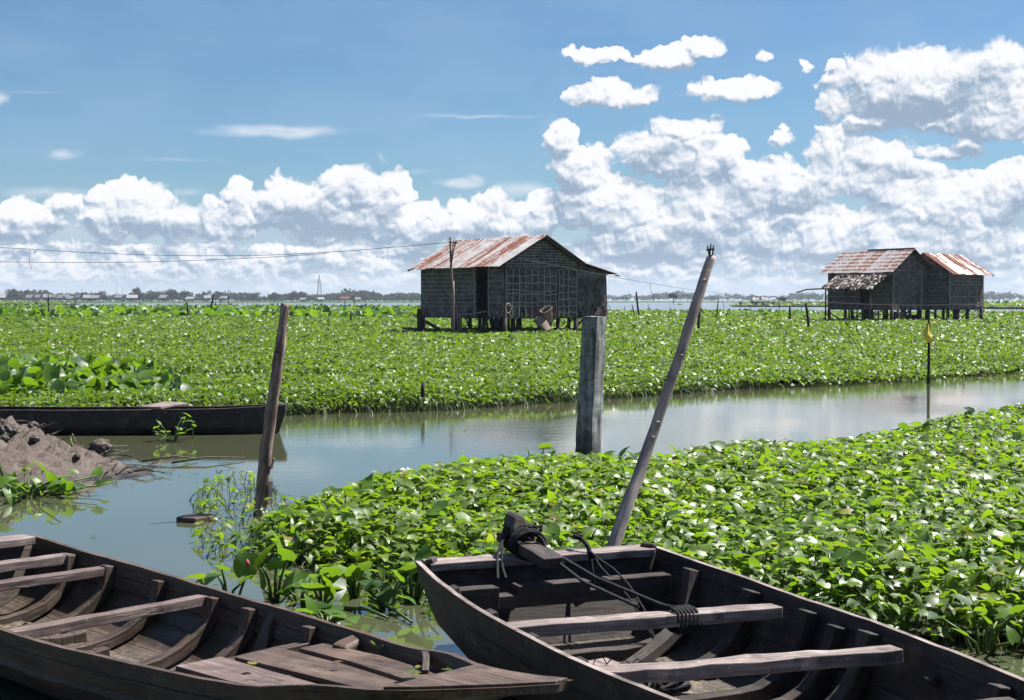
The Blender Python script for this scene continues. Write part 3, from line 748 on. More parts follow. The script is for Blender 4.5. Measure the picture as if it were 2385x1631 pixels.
# scraps of leaf drifting on the water
n = 900; x = RNG.uniform(-6, 9, n); y = RNG.uniform(7.5, 34, n); dn = np.minimum(polydist(x, y, NEAR), polydist(x, y, MEADOW))
k = (~inpoly(x, y, NEAR)) & (~inpoly(x, y, MEADOW)) & (~inpoly(x, y, RB_RECT)) & (RNG.random(n) < np.exp(-dn / .7) + .03); x = x[k]; y = y[k]
k = ~((x < -.6) & (y < 9.9 - .9 * (x + 3)) ); x = x[k]; y = y[k]
o = scatter('drifting_leaves', np.stack([x, y, np.full(len(x), .008)], 1), RNG.uniform(.03, .09, len(x)), RNG.uniform(0, 6.28, len(x)), RNG.normal(0, .05, len(x)), RNG.normal(0, .05, len(x)), kite_leaf(), M['stem'], RNG.random(len(x)))
stuff(o, 'scraps of leaf and stem drifting on the channel near the plants', 'drifting leaves')
# ---------------------------------------------------------------- boats
def curve(pts):
    xs = np.array([p[0] for p in pts], float); ys = np.array([p[1] for p in pts], float)
    # monotone-ish smooth interpolation
    d = np.diff(ys) / np.diff(xs); m = np.zeros(len(xs)); m[0] = d[0]; m[-1] = d[-1]
    for i in range(1, len(xs) - 1): m[i] = 0 if d[i - 1] * d[i] <= 0 else 2 * d[i - 1] * d[i] / (d[i - 1] + d[i])
    def f(x):
        x = min(max(x, xs[0]), xs[-1]); i = int(min(max(np.searchsorted(xs, x) - 1, 0), len(xs) - 2))
        h = xs[i + 1] - xs[i]; t = (x - xs[i]) / h
        return float((2 * t**3 - 3 * t**2 + 1) * ys[i] + (t**3 - 2 * t**2 + t) * h * m[i] + (-2 * t**3 + 3 * t**2) * ys[i + 1] + (t**3 - t**2) * h * m[i + 1])
    return f

class Boat:
    def __init__(s, name, label, origin, u, L, half, cen, sheer, floor, prof, rake, tilt=0):
        s.half = curve(half); s.cen = curve(cen); s.sheer = curve(sheer); s.floor = curve(floor)
        s.L = L; s.prof = prof; s.rake = rake
        s.root = empty(name, (origin[0], origin[1], 0), math.atan2(u[1], u[0]))
        tag(s.root, label, 'boat')
    def inner(s, x, side=1, inset=0.0):
        """inner contour at station x from gunwale down to the keel line (side = +1 left, -1 right)"""
        W = s.half(x) - inset; zg = s.sheer(x); zf = s.floor(x); H = zg - zf; c = s.cen(x); out = []
        for wf, hf in s.prof:
            z = zf + H * hf
            xx = x + s.rake(x, hf)
            out.append(Vector((xx, c + side * W * wf, z + inset * (0 if hf > .5 else .8))))
        return out
    def hull(s, mats, n=40, th=.028):
        """one shell: planked sides inside and outside, rim along the top"""
        inn = MB(); st = [s.L * i / n for i in range(n + 1)]
        rows_i = []; rows_o = []
        for x in st:
            li = s.inner(x, 1); ri = s.inner(x, -1)[::-1][1:]
            full = li + ri; rows_i.append([p + Vector((0, 0, .004 * mnoise.noise(p * 5))) + Vector((0, .004 * mnoise.noise(p * 3.1), 0)) for p in full])
            m = len(full); o = []
            for k, p in enumerate(full):
                a = full[max(k - 1, 0)]; b = full[min(k + 1, m - 1)]
                t = (b - a); nrm = Vector((0, t.z, -t.y))
                if nrm.length < 1e-6: nrm = Vector((0, 0, -1))
                nrm.normalize()
                side = 1 if p.y >= s.cen(x) else -1
                if nrm.y * side < 0 and abs(nrm.y) > .3: nrm = -nrm
                if nrm.z > 0: nrm.z = -nrm.z
                if k in (0, m - 1): nrm = Vector((0, side, 0))
                o.append(rows_i[-1][k] + nrm * th)
            rows_o.append(o)
        m = len(rows_i[0]); fi = []; fu = []; fm = []
        V = [p for r in rows_i for p in r] + [p for r in rows_o for p in r]; NO = len(rows_i) * m
        girth = [0]
        mid = rows_i[n // 2]
        for k in range(1, m): girth.append(girth[-1] + (mid[k] - mid[k - 1]).length)
        top = []; 
        for i in range(n):
            for k in range(m - 1):
                a, b, c, d = i * m + k, i * m + k + 1, (i + 1) * m + k + 1, (i + 1) * m + k
                fi.append([a, b, c, d]); fu.append([(st[i], girth[k]), (st[i], girth[k + 1]), (st[i + 1], girth[k + 1]), (st[i + 1], girth[k])]); fm.append(0)
                fi.append([NO + d, NO + c, NO + b, NO + a]); fu.append([(st[i + 1] + 9, girth[k]), (st[i + 1] + 9, girth[k + 1]), (st[i] + 9, girth[k + 1]), (st[i] + 9, girth[k])]); fm.append(1)
            for k in (0, m - 1):
                a, d = i * m + k, (i + 1) * m + k
                q = [a, d, NO + d, NO + a] if k == 0 else [d, a, NO + a, NO + d]
                fi.append(q); fu.append([(st[i] + 5, 0), (st[i + 1] + 5, 0), (st[i + 1] + 5, th), (st[i] + 5, th)]); fm.append(2)
        mb = MB(); mb.v = [tuple(p) for p in V]; mb.f = fi; mb.uv = fu; mb.mi = fm; mb.sm = [False] * len(fi)
        # close both ends between the skins
        for i in (0, n):
            for k in range(m - 1):
                a, b = i * m + k, i * m + k + 1
                q = [a, NO + a, NO + b, b] if i == 0 else [a, b, NO + b, NO + a]
                mb.f.append(q); mb.uv.append([(0, 0), (.03, 0), (.03, .1), (0, .1)]); mb.mi.append(1); mb.sm.append(False)
        # rim along the top has its own paler material, sunlight in its colour
        o = mb.build('hull', mats, s.root); return o
    def rib(s, x, mat, sides=(1, -1), w=.055, d=.05, top=.04, upto=1.0, lean=0.0, name='rib'):
        mb = MB(); r = random.Random(int(x * 977))
        path = []
        a = s.inner(x, 1, d * .5); b = s.inner(x, -1, d * .5)
        if 1 in sides and -1 in sides: path = a + b[::-1][1:]
        elif 1 in sides: path = a
        else: path = b
        def drop(p, q, t): return p + (q - p).normalized() * t
        if 1 in sides: path[0] = drop(path[0], path[1], top)
        if -1 in sides: path[-1 if len(sides) == 2 else 0] = drop(path[-1 if len(sides) == 2 else 0], path[-2 if len(sides) == 2 else 1], top)
        # resample
        pts = []
        for p, q in zip(path[:-1], path[1:]):
            k = max(1, int((q - p).length / .09))
            pts += [p.lerp(q, t / k) for t in range(k)]
        pts.append(path[-1])
        if upto < 1: pts = pts[:max(3, int(len(pts) * upto))]
        # soften corners
        for _ in range(2): pts = [pts[0]] + [(pts[i - 1] + pts[i] * 2 + pts[i + 1]) / 4 for i in range(1, len(pts) - 1)] + [pts[-1]]
        vs = []; fs = []; us = []; acc = 0; m = len(pts); off = r.random() * 5
        for i, p in enumerate(pts):
            t = (pts[min(i + 1, m - 1)] - pts[max(i - 1, 0)]).normalized(); n = Vector((1, 0, 0)).cross(t).normalized()
            acc += (p - pts[i - 1]).length if i else 0
            ww = w * (1 + .18 * mnoise.noise(Vector((x * 5, acc * 4, 1)))); dd = d * (1 + .25 * mnoise.noise(Vector((x * 5, acc * 5, 7))))
            jx = .012 * mnoise.noise(Vector((x * 3, acc * 2.5, 3))) + lean * acc
            for sx, sn in ((-1, -1), (1, -1), (1, 1), (-1, 1)):
                vs.append(p + Vector((sx * ww / 2 + jx, 0, 0)) + n * (sn * dd / 2))
            if i:
                a0 = (i - 1) * 4
                for k in range(4):
                    k2 = (k + 1) % 4; fs.append([a0 + k, a0 + k2, a0 + 4 + k2, a0 + 4 + k]); us.append([(acc - .09 + off, k * .05), (acc - .09 + off, k * .05 + .05), (acc + off, k * .05 + .05), (acc + off, k * .05)])
        fs += [[3, 2, 1, 0], [m * 4 - 4, m * 4 - 3, m * 4 - 2, m * 4 - 1]]; us += [[(0, 0), (.05, 0), (.05, .05), (0, .05)]] * 2
        mb.add(vs, fs, us); return mb.build(name, mat, s.root, .006)
    def thwart(s, x0, y0, x1, y1, z, w, h, mat, name='thwart', jit=.006, z1=None):
        mb = MB(); mb.beam((x0, y0, z - h / 2), (x1, y1, (z if z1 is None else z1) - h / 2), w, h, seg=14, jit=jit)
        return mb.build(name, mat, s.root, .005)

# ---- right boat: square stern toward the plants, bow out of the frame toward us
PR = [(1.0, 1.0), (.985, .80), (.965, .62), (.99, .60), (.93, .36), (.86, .20), (.70, .02), (.35, 0), (0, 0)]
PR = [(1.0, 1.0), (.975, .76), (.955, .70), (.925, .48), (.88, .30), (.78, .10), (.62, 0), (.3, 0), (0, 0)]
def rake_r(x, hf): return .22 * (1 - hf) ** 1.3 * max(0, 1 - x / 1.2) - .25 * (1 - hf) * max(0, (x - 4.2) / 1.2)
RB = Boat('wooden_boat', 'grey wooden boat with square stern, black rope tied to its stern post', RB_C, RB_U, 5.35,
          [(0, .725), (.5, .77), (1.1, .80), (2.0, .80), (2.8, .74), (3.4, .65), (4.3, .42), (5.35, .04)],
          [(0, 0), (2, 0), (5.35, 0)], [(0, .53), (.6, .505), (1.5, .49), (3, .50), (4.3, .57), (5.35, .72)],
          [(0, .06), (.8, .02), (4, .02), (5.35, .2)], PR, rake_r)
RB.hull([M['hull_grey_in'], M['hull_grey'], M['wood_pale']])
# stern: transom boards, top beam, ledge with two notches
def transom(b, x, th, mat, z0f=0.0, ztop=None):
    pi = b.inner(x, 1, .0); pj = b.inner(x, -1, .0); mb = MB()
    lo = [p for p in pi] ; ro = [p for p in pj]
    zt = ztop or lo[0].z
    poly = []
    for p in lo: poly.append(Vector((p.x, p.y, min(p.z, zt))))
    for p in ro[::-1][1:]: poly.append(Vector((p.x, p.y, min(p.z, zt))))
    n = len(poly); v = poly + [p + Vector((th, 0, 0)) for p in poly]
    fs = []; us = []
    for i in range(n // 2):
        j = n - 1 - i
        if j - 1 <= i + 1 and n - 2 - i == i + 1: q = [i, i + 1, j]; 
        else: q = [i, i + 1, j - 1, j]
        fs.append(q); us.append([(v[k].y, v[k].z) for k in q])
        fs.append([n + k for k in q[::-1]]); us.append([(v[k].y + 3, v[k].z) for k in q[::-1]])
    for i in range(n):
        j = (i + 1) % n; fs.append([i, j, n + j, n + i]); us.append([(0, 0), (.1, 0), (.1, .03), (0, .03)])
    mb.add(v, fs, us); return mb.build('transom', mat, b.root)
transom(RB, .03, .035, M['wood_grey_in'], ztop=.50)
RB.thwart(.045, -.70, .045, .70, .53, .18, .045, M['wood_pale'], 'stern_beam')
mb = MB()   # ledge, notched from above in two places
ys = [-.71, -.40, -.29, .15, .26, .66]
for i in range(5):
    notch = i in (1, 3); z1 = .425 if not notch else .375
    mb.beam((.36, ys[i], (z1 + .305) / 2), (.36, ys[i + 1], (z1 + .305) / 2), .10 if not notch else .097, z1 - .305, seg=4, jit=.004)
mb.build('stern_ledge', M['wood_grey'], RB.root, .004)
# corner knees
for sgn in (1, -1):
    mb = MB(); mb.beam((.10, sgn * .635, .30), (.07, sgn * .685, .555), .10, .05, seg=6, jit=.006); mb.build('corner_post', M['wood_grey'], RB.root, .012)
for x, up in ((.53, 1), (1.14, 1), (1.69, 1), (1.95, 1), (2.21, 1), (3.26, 1), (3.9, 1)):
    RB.rib(x, M['wood_grey_in'], w=.072 + .02 * random.random(), d=.08, top=.035 if x != 1.95 else .06)
RB.rib(2.75, M['wood_grey_in'], sides=(1,), w=.05, d=.05, top=.14, upto=.35, name='broken_rib')
RB.thwart(1.40, -.74, 1.48, .70, .45, .12, .06, M['wood_pale'])
RB.thwart(2.36, -.72, 2.48, .70, .45, .115, .06, M['wood_pale'], jit=.012)
RB.thwart(3.35, -.6, 3.4, .6, .45, .12, .10, M['wood_grey'])
# loose bottom boards
for (a, b, w) in (((.75, -.02, .052), (1.28, .10, .052), .24), ((1.62, -.10, .05), (2.3, -.04, .05), .26), ((1.7, .22, .05), (2.8, .26, .05), .2), ((2.5, -.2, .05), (3.4, -.15, .05), .25)):
    mb = MB(); mb.beam(a, b, w, .022, seg=6, jit=.006); mb.build('bottom_board', M['wood_pale'], RB.root, .003)
# curved loose timber lying over the floor
mb = MB(); pts = [Vector((1.30 - .45 * t, -.16 + .64 * t, .11 + .13 * t * t)) for t in [i / 8 for i in range(9)]]
for a, b in zip(pts[:-1], pts[1:]): mb.beam(a, b + (b - a) * .08, .075, .06)
mb.build('floor_timber', M['wood_grey_in'], RB.root, .004)
# mooring block resting on stern beam and ledge, with its upright tongue
mb = MB(); mb.beam((-.18, -.13, .61), (.46, -.10, .55), .13, .06, seg=8, jit=.006); blk = mb.build('mooring_block', M['wood_grey'], RB.root, .008)
mb = MB()
pr = [(-.060, 0), (-.048, .07), (-.030, .115), (-.005, .132), (.022, .115), (.042, .065), (.058, 0)]
for (y0) in (0,):
    v = [Vector((.02 - .10 + zz * -.25 - .03, -.12 + xx, .635 + zz)) for xx, zz in pr] + [Vector((.02 + zz * -.35 + .05, -.12 + xx * 1.15, .63 + zz)) for xx, zz in pr]
    n = len(pr); fs = [list(range(n))[::-1], [n + k for k in range(n)]] + [[k, k + 1, n + k + 1, n + k] for k in range(n - 1)] + [[n - 1, 0, n, 2 * n - 1]]
    mb.add(v, fs, [[(v[i].y, v[i].z) for i in f] for f in fs])
mb.build('mooring_tongue', M['wood_grey'], blk, .01)

def world_of(b, p):
    a = b.root.rotation_euler.z; c, s_ = math.cos(a), math.sin(a)
    return Vector((b.root.location.x + p[0] * c - p[1] * s_, b.root.location.y + p[0] * s_ + p[1] * c, p[2]))
def twist(pts, r, name, lab, parent=None, lay=.035, strands=3):
    """laid rope: strands wound round a centre line"""
    P_ = [Vector(p) for p in pts]; dense = []
    for a, b in zip(P_[:-1], P_[1:]):
        k = max(1, int((b - a).length / .008)); dense += [a.lerp(b, t / k) for t in range(k)]
    dense.append(P_[-1])
    for _ in range(3): dense = [dense[0]] + [(dense[i - 1] + dense[i] + dense[i + 1]) / 3 for i in range(1, len(dense) - 1)] + [dense[-1]]
    return dense
def rope_mb(mb, pts, r=.009, strands=3, lay=.05):
    d = twist(pts, r, '', ''); acc = 0
    for s_ in range(strands):
        path = []; acc = 0
        ref = Vector((0, 0, 1)); prev = None
        for i, p in enumerate(d):
            t = (d[min(i + 1, len(d) - 1)] - d[max(i - 1, 0)])
            t = t.normalized() if t.length > 1e-7 else (prev or Vector((1, 0, 0))); prev = t
            x = (ref - t * ref.dot(t)); x = x.normalized() if x.length > 1e-3 else t.orthogonal().normalized(); ref = x; y = t.cross(x)
            if i: acc += (p - d[i - 1]).length
            a = acc / lay * 6.283 + s_ * 6.283 / strands
            path.append(p + x * math.cos(a) * r * .55 + y * math.sin(a) * r * .55)
        mb.tube(path, r * .62, 5)
rm = MB()
# stays from the mooring block to the first thwart, turns round it
A1 = Vector((.10, -.04, .60)); B1 = Vector((1.38, .10, .475)); A2 = Vector((.13, -.07, .60)); B2 = Vector((1.34, -.02, .47))
rope_mb(rm, [A1, A1.lerp(B1, .5) - Vector((0, 0, .03)), B1, Vector((1.44, .14, .47))]); rope_mb(rm, [A2, A2.lerp(B2, .5) - Vector((0, 0, .045)), B2])
for k in range(6):
    y = .12 + k * .021; loop = [(1.44 + .075 * math.cos(a), y + .01 * a / 6.28, .41 + .066 * math.sin(a)) for a in [i * 6.283 / 14 for i in range(15)]]
    loop = [(1.44 + (.068 if abs(math.cos(a)) > .7 else .068) * max(-1, min(1, 1.35 * math.cos(a))), y + .018 * i / 14, .408 + .057 * max(-1, min(1, 1.35 * math.sin(a)))) for i, a in enumerate([j * 6.283 / 14 for j in range(15)])]
    rope_mb(rm, loop, .008)
# the big knot: many loops round the block
rr = random.Random(4)
for k in range(13):
    cx = .0 + rr.uniform(-.10, .16); ang = rr.uniform(-.6, .6); pts = []
    rx = .088 + rr.uniform(-.01, .02); rz = .06 + rr.uniform(-.01, .03)
    for i in range(19):
        a = i * 6.6 / 18 + k
        pts.append(Vector((cx + ang * .09 * math.sin(a * 1.0 + k) + rr.uniform(-.006, .006), -.11 + rx * math.cos(a) + rr.uniform(-.006, .006), .615 - (cx * .1) + rz * math.sin(a) + rr.uniform(-.006, .006))))
    rope_mb(rm, pts, .0085)
for k in range(5):
    c = Vector((.04 + rr.uniform(-.07, .1), -.10 + rr.uniform(-.05, .06), .675)); q = [c + Vector((rr.uniform(-.06, .06), rr.uniform(-.06, .06), rr.uniform(-.015, .03))) for _ in range(8)]
    rope_mb(rm, q, .0085)
# a doubled tail hanging at the left of the block
for o in (0, .03):
    rope_mb(rm, [(.02, -.18, .64), (.03, -.24, .61), (.10, -.265 - o, .55), (.17, -.29 - o, .49), (.25, -.30 - o * 1.6, .44)], .0085)
rt = rm.build('rope', M['rope']); rt.matrix_world = Matrix.Translation(RB.root.location) @ Matrix.Rotation(RB.root.rotation_euler.z, 4, 'Z')
tag(rt, 'black rope knotted round the mooring block and stretched to the first thwart', 'rope')
rm = MB(); 
rope_mb(rm, [(-.03, .245, .60), (.0, .25, .607), (.05, .26, .60), (.11, .27, .57), (.14, .275, .50)], .014)
rope_mb(rm, [(.0, .23, .61), (.02, .27, .62), (.05, .25, .615), (.03, .23, .605)], .014)
for e, c in enumerate(((.30, .32, .40), (.32, .36, .30))):
    rope_mb(rm, [(.13, .275, .54), (.22, .30, .50 - .04 * e), (.32, .33, .47 - .07 * e), (.46, .36, .40 - .07 * e), (.60, .39, .28 - .07 * e), (.72, .40, .12)], .006)
rope_mb(rm, [(.13, .275, .53), (.17, .275, .42), (.16, .28, .30)], .006)
rt = rm.build('rope', M['rope']); rt.matrix_world = Matrix.Translation(RB.root.location) @ Matrix.Rotation(RB.root.rotation_euler.z, 4, 'Z')
tag(rt, 'thin frayed rope end knotted over the stern beam and trailing into the boat', 'rope')
# tangled net bundle with a red hem
rb = MB(); rr = random.Random(8)
for k in range(11):
    c = Vector((1.50 + rr.uniform(-.12, .13), -.10 + rr.uniform(-.13, .14), .10 + rr.uniform(0, .05)))
    q = [c + Vector((.09 * math.cos(a * 1.0 + k) + rr.uniform(-.02, .02), .09 * math.sin(a * 1.3 + k) + rr.uniform(-.02, .02), rr.uniform(-.02, .05))) for a in [i * .8 for i in range(11)]]
    rb.tube(q, .012 + rr.random() * .012, 6, .3)
for k in range(4):
    c = Vector((1.38 + k * .07, -.24 + k * .07, .10)); q = [c + Vector((.11 * math.cos(a), .05 * math.cos(a) * (k % 2), .15 * math.sin(a))) for a in [i * .35 for i in range(10)]]
    rb.tube(q, .003, 4)
nt = rb.build('net_bundle', M['rope']); nt.matrix_world = Matrix.Translation(RB.root.location) @ Matrix.Rotation(RB.root.rotation_euler.z, 4, 'Z')
tag(nt, 'crumpled black net bundle with a red hem lying on the boat floor', 'net')
h = MB(); h.tube([(1.40 + .02 * math.sin(i), .07 + .012 * i * .6, .125 + .02 * math.sin(i * .8)) for i in range(9)], .013, 6, .3)
h.build('red_hem', M['red'], nt)

# ---- left boat: pointed bow toward us at lower centre
LB_U = Vector((.715, -.70)).normalized(); LB_O = Vector((.187, 5.68)) - LB_U * 5.05
PL = [(1.0, 1.0), (.985, .78), (.96, .60), (.985, .58), (.85, .32), (.64, .10), (.44, .0), (.2, 0), (0, 0)]
def rake_l(x, hf): return .10 * (1 - hf) * max(0, 1 - x / 1.0) - .55 * (1 - hf) * max(0, (x - 3.6) / 1.4)
LB = Boat('wooden_boat', 'reddish brown open boat with muddy bottom and decked bow', LB_O, LB_U, 4.98,
          [(0, .50), (.5, .60), (1.1, .66), (2.3, .625), (3.2, .54), (3.95, .43), (4.5, .26), (4.75, .13), (4.98, .02)],
          [(0, -.03), (1.1, -.06), (2.3, -.11), (3.2, -.13), (3.95, -.18), (4.5, -.18), (4.75, -.07), (4.98, .10)],
          [(0, .50), (.6, .435), (1.2, .41), (2.4, .40), (3.2, .41), (3.9, .44), (4.3, .49), (4.98, .51)],
          [(0, .10), (.7, .03), (3.6, .02), (4.3, .10), (4.98, .32)], PL, rake_l)
LB.hull([M['hull_brown_in'], M['hull_brown'], M['deck']])
transom(LB, .02, .035, M['wood_brown_in'])
LB.thwart(.10, -.50, .10, .42, .515, .17, .05, M['wood_pale'], 'stern_beam')
LB.thwart(.40, -.60, .40, .56, .42, .11, .055, M['wood_pale'], 'thwart')
for x in (.41, .79, 1.37, 1.98, 2.36, 2.96):
    LB.rib(x + .02, M['wood_brown_in'], w=.068, d=.065, top=.03, lean=.0)
mb = MB(); mb.beam((2.54, .555, .385), (2.56, .40, .10), .085, .10, seg=5, jit=.012); mb.build('rib_stub', M['wood_brown_in'], LB.root, .012)
mb = MB(); mb.beam((3.38, .42, .375), (3.40, .25, .345), .10, .06, seg=3, jit=.01); mb.build('rib_stub', M['deck'], LB.root, .015)
mb = MB(); mb.beam((3.68, .33, .40), (3.70, .27, .27), .07, .05, seg=3, jit=.006); mb.build('rib_stub', M['wood_brown'], LB.root, .008)
LB.thwart(.80, -.70, .80, .56, .385, .085, .05, M['deck_pale'])
LB.thwart(2.0, -.72, 1.93, .49, .375, .085, .052, M['deck_pale'])
# short curved floor pieces
for (x, y0, y1, c) in ((1.15, -.35, .18, 0), (1.62, -.5, .05, 0), (2.72, -.45, -.12, 0)):
    mb = MB(); pts = [Vector((x + .03 * t, y0 + (y1 - y0) * t, .07 + .10 * (abs(t - .75)) ** 1.5)) for t in [i / 7 for i in range(8)]]
    for a, b in zip(pts[:-1], pts[1:]): mb.beam(a, b + (b - a) * .1, .07, .07)
    mb.build('floor_timber', M['wood_brown_in'], LB.root, .01)
# bow deck: three lengthwise boards, widest at the back, and a short breasthook
def board(pts, z0, th, mat, name='deck_board'):
    mb = MB(); n = len(pts) // 2   # pts: left side list then right side list
    Lf = pts[:n]; Rt = pts[n:]
    v = []
    for (a, b) in zip(Lf, Rt): v += [Vector((a[0], a[1], z0(a[0]))), Vector((b[0], b[1], z0(b[0]))), Vector((b[0], b[1], z0(b[0]) - th)), Vector((a[0], a[1], z0(a[0]) - th))]
    fs = []; us = []; o = random.random() * 4
    for i in range(n - 1):
        for k in range(4):
            k2 = (k + 1) % 4; fs.append([i * 4 + k, (i + 1) * 4 + k, (i + 1) * 4 + k2, i * 4 + k2])
            us.append([(v[j].x + o, v[j].y * (1 if k % 2 == 0 else 0) + v[j].z) for j in fs[-1]])
    fs += [[0, 1, 2, 3], [n * 4 - 1, n * 4 - 2, n * 4 - 3, n * 4 - 4]]; us += [[(0, 0), (.02, 0), (.02, .1), (0, .1)]] * 2
    mb.add(v, fs, us); return mb.build(name, mat, LB.root, .003)
zd = lambda x: .335 + .085 * max(0, (x - 3.2) / 1.3)
board([(3.22, .30), (3.7, .245), (4.1, .145), (4.42, .03), (3.22, .155), (3.7, .075), (4.1, -.02), (4.42, -.10)], lambda x: zd(x) + .012, .02, M['deck'])
board([(3.10, .135), (3.7, .055), (4.2, -.06), (4.50, -.13), (3.10, -.13), (3.7, -.18), (4.2, -.24), (4.50, -.245)], lambda x: zd(x), .022, M['deck'])
board([(3.02, -.15), (3.5, -.195), (3.9, -.255), (4.25, -.29), (3.02, -.40), (3.5, -.43), (3.9, -.42), (4.25, -.36)], lambda x: zd(x) - .008, .022, M['deck_pale'])
LB.thwart(3.05, -.56, 2.98, .42, .305, .07, .05, M['wood_brown_in'], 'deck_beam')
LB.thwart(3.75, -.46, 3.75, .26, .335, .06, .045, M['wood_brown_in'], 'deck_beam')
mb = MB()
v = []
for x in (4.52, 4.62, 4.72, 4.84, 4.97):
    c = LB.cen(x); hh = LB.half(x) + .012; z = LB.sheer(x) + .012
    v += [Vector((x, c + hh, z)), Vector((x, c - hh, z)), Vector((x, c - hh * .9, z - .05)), Vector((x, c + hh * .9, z - .05))]
fs = [[i * 4 + k, (i + 1) * 4 + k, (i + 1) * 4 + (k + 1) % 4, i * 4 + (k + 1) % 4] for i in range(4) for k in range(4)] + [[0, 1, 2, 3], [19, 18, 17, 16]]
mb.add(v, fs, [[(v[i].x, v[i].y) for i in f] for f in fs]); mb.build('bow_cap', M['deck'], LB.root, .004)
# bow knee: small curved piece on the far side
mb = MB(); pts = [Vector((3.98 + .22 * t, .24 - .17 * t + .02 * math.sin(t * 3), .41 + .035 * math.sin(t * 3.1))) for t in [i / 6 for i in range(7)]]
for a, b in zip(pts[:-1], pts[1:]): mb.beam(a, b + (b - a) * .1, .03, .045)
mb.build('bow_knee', M['wood_brown'], LB.root, .004)

# dried mud and leaf crumbs lying in both hulls, a little bilge water in the brown one
def dirt(b, s0, s1, hw, z0, thick, seed, mat, name, thr=.0, bumpy=1.0):
    gx = np.arange(s0, s1, .022); gy = np.arange(-hw, hw, .022); vs = []; nx = len(gx)
    for y in gy:
        for x in gx:
            e = min(1, (hw - abs(y)) / .10, (x - s0) / .1, (s1 - x) / .1)
            n = mnoise.fractal(Vector((x * 3.2, y * 3.2, seed)), .9, 2.1, 5); n2 = abs(mnoise.fractal(Vector((x * 14, y * 14, seed)), .9, 2.1, 3))
            vs.append((x, b.cen(x) + y, b.floor(x) + z0 + thick * min(1, e) * (n - thr + .5 * n2 * bumpy) - (1 - e) * .01))
    vs = np.array(vs); q4 = [[j * nx + i, j * nx + i + 1, (j + 1) * nx + i + 1, (j + 1) * nx + i] for j in range(len(gy) - 1) for i in range(nx - 1)]
    q4 = np.array([f for f in q4 if max(vs[k][2] for k in f) > b.floor(vs[f[0]][0]) + .001])
    return mesh_np(name, vs, q4, mat, np.zeros(len(vs)), b.root, False)
M['crumb'] = plain_mat('dried_boat_mud', [(.28, (.03, .022, .017)), (.48, (.15, .115, .09)), (.68, (.42, .345, .29))], 16, .9, .9, .01)
dirt(LB, .25, 3.1, .30, .006, .045, 2, M['crumb'], 'dried_mud', .05); dirt(RB, .75, 4.2, .42, .004, .035, 6, M['crumb'], 'dried_mud', .12)
mb = MB(); mb.add([(1.62, LB.cen(1.6) - .30, .047), (2.9, LB.cen(2.9) - .26, .047), (2.9, LB.cen(2.9) + .16, .047), (1.62, LB.cen(1.6) + .18, .047)], [[0, 1, 2, 3]])
_m, _t = newmat('bilge_water'); fin(_t, (.03, .03, .012), .05, _t.bump(_t.noise(_t.coord(), 60, 3, .6), .5, .01), .5); mb.build('bilge_water', _m, LB.root)
for (bt, n_, sd, hw) in ((LB, 26, 5, .3), (RB, 22, 6, .4)):
    g_ = np.random.default_rng(sd); xx = g_.uniform(.5, 3.0, n_); yy = g_.uniform(-hw, hw, n_)
    scatter('leaf_crumbs', np.stack([xx, yy, np.array([bt.floor(a) + .045 for a in xx])], 1), g_.uniform(.02, .06, n_), g_.uniform(0, 6.28, n_), g_.normal(0, .3, n_), g_.normal(0, .3, n_), kite_leaf(), M['stem'], g_.uniform(.5, 1, n_), bt.root)['kind'] = 'stuff'
# ---- dark dugout canoe at left
CN_O = P(-700, 1012, 0); cnt = P(668, 1008, 0)
CU = (cnt - CN_O).xy.normalized(); CL = (cnt - CN_O).length
PC = [(1.0, 1.0), (1.03, .8), (1.03, .55), (.98, .3), (.85, .1), (.6, 0), (.3, -.02), (0, -.03)]
def rake_c(x, hf): return -.14 * (1 - hf) ** 1.2 * max(0, (x - CL + 1.2) / 1.2) + .2 * (1 - hf) * max(0, 1 - x)
CN = Boat('canoe', 'long dark dugout canoe beached behind the mud heap at left', CN_O, CU, CL,
          [(0, .06), (.8, .26), (2, .33), (CL - 3.0, .34), (CL - 1.2, .30), (CL - .5, .22), (CL - .15, .13), (CL, .07)],
          [(0, 0), (CL, 0)], [(0, .46), (CL * .5, .385), (CL - 3.0, .375), (CL - 1.2, .385), (CL, .43)],
          [(0, .1), (1, .03), (CL - 1, .0), (CL, -.03)], PC, rake_c)
CN.hull([M['canoe'], M['canoe'], M['wood_pale']], 60, .03)
mb = MB(); mb.beam((CL - 2.0, -.30, .405), (CL - 1.72, .32, .43), .42, .035, seg=4, jit=.01); mb.build('seat_board', M['wood_pale'], CN.root, .006)
mb = MB()
x = CL - .02; c = 0; hh = CN.half(x) + .02; z = CN.sheer(x)
mb.beam((x - .10, 0, z - .06), (x + .015, 0, z - .06), hh * 2.1, .13); mb.beam((x - .3, 0, .12), (x - .03, 0, z - .10), .12, .1); mb.build('bow_block', M['canoe'], CN.root, .01)

for (x_, z_, r_) in ((CL - 3.2, .30, .014), (CL - 3.25, .24, .012), (CL - 2.25, .31, .012), (CL - 1.75, .33, .016), (CL - 3.9, .27, .010), (CL - 2.5, .26, .008)):
    mb = MB(); y_ = -(CN.half(x_) * 1.03 + .03); mb.tube([(x_, y_ + .004, z_), (x_ + .004, y_ - .004, z_ - .004)], [r_, r_ * .6], 7, .3); mb.build('paint_spot', M['red'], CN.root)
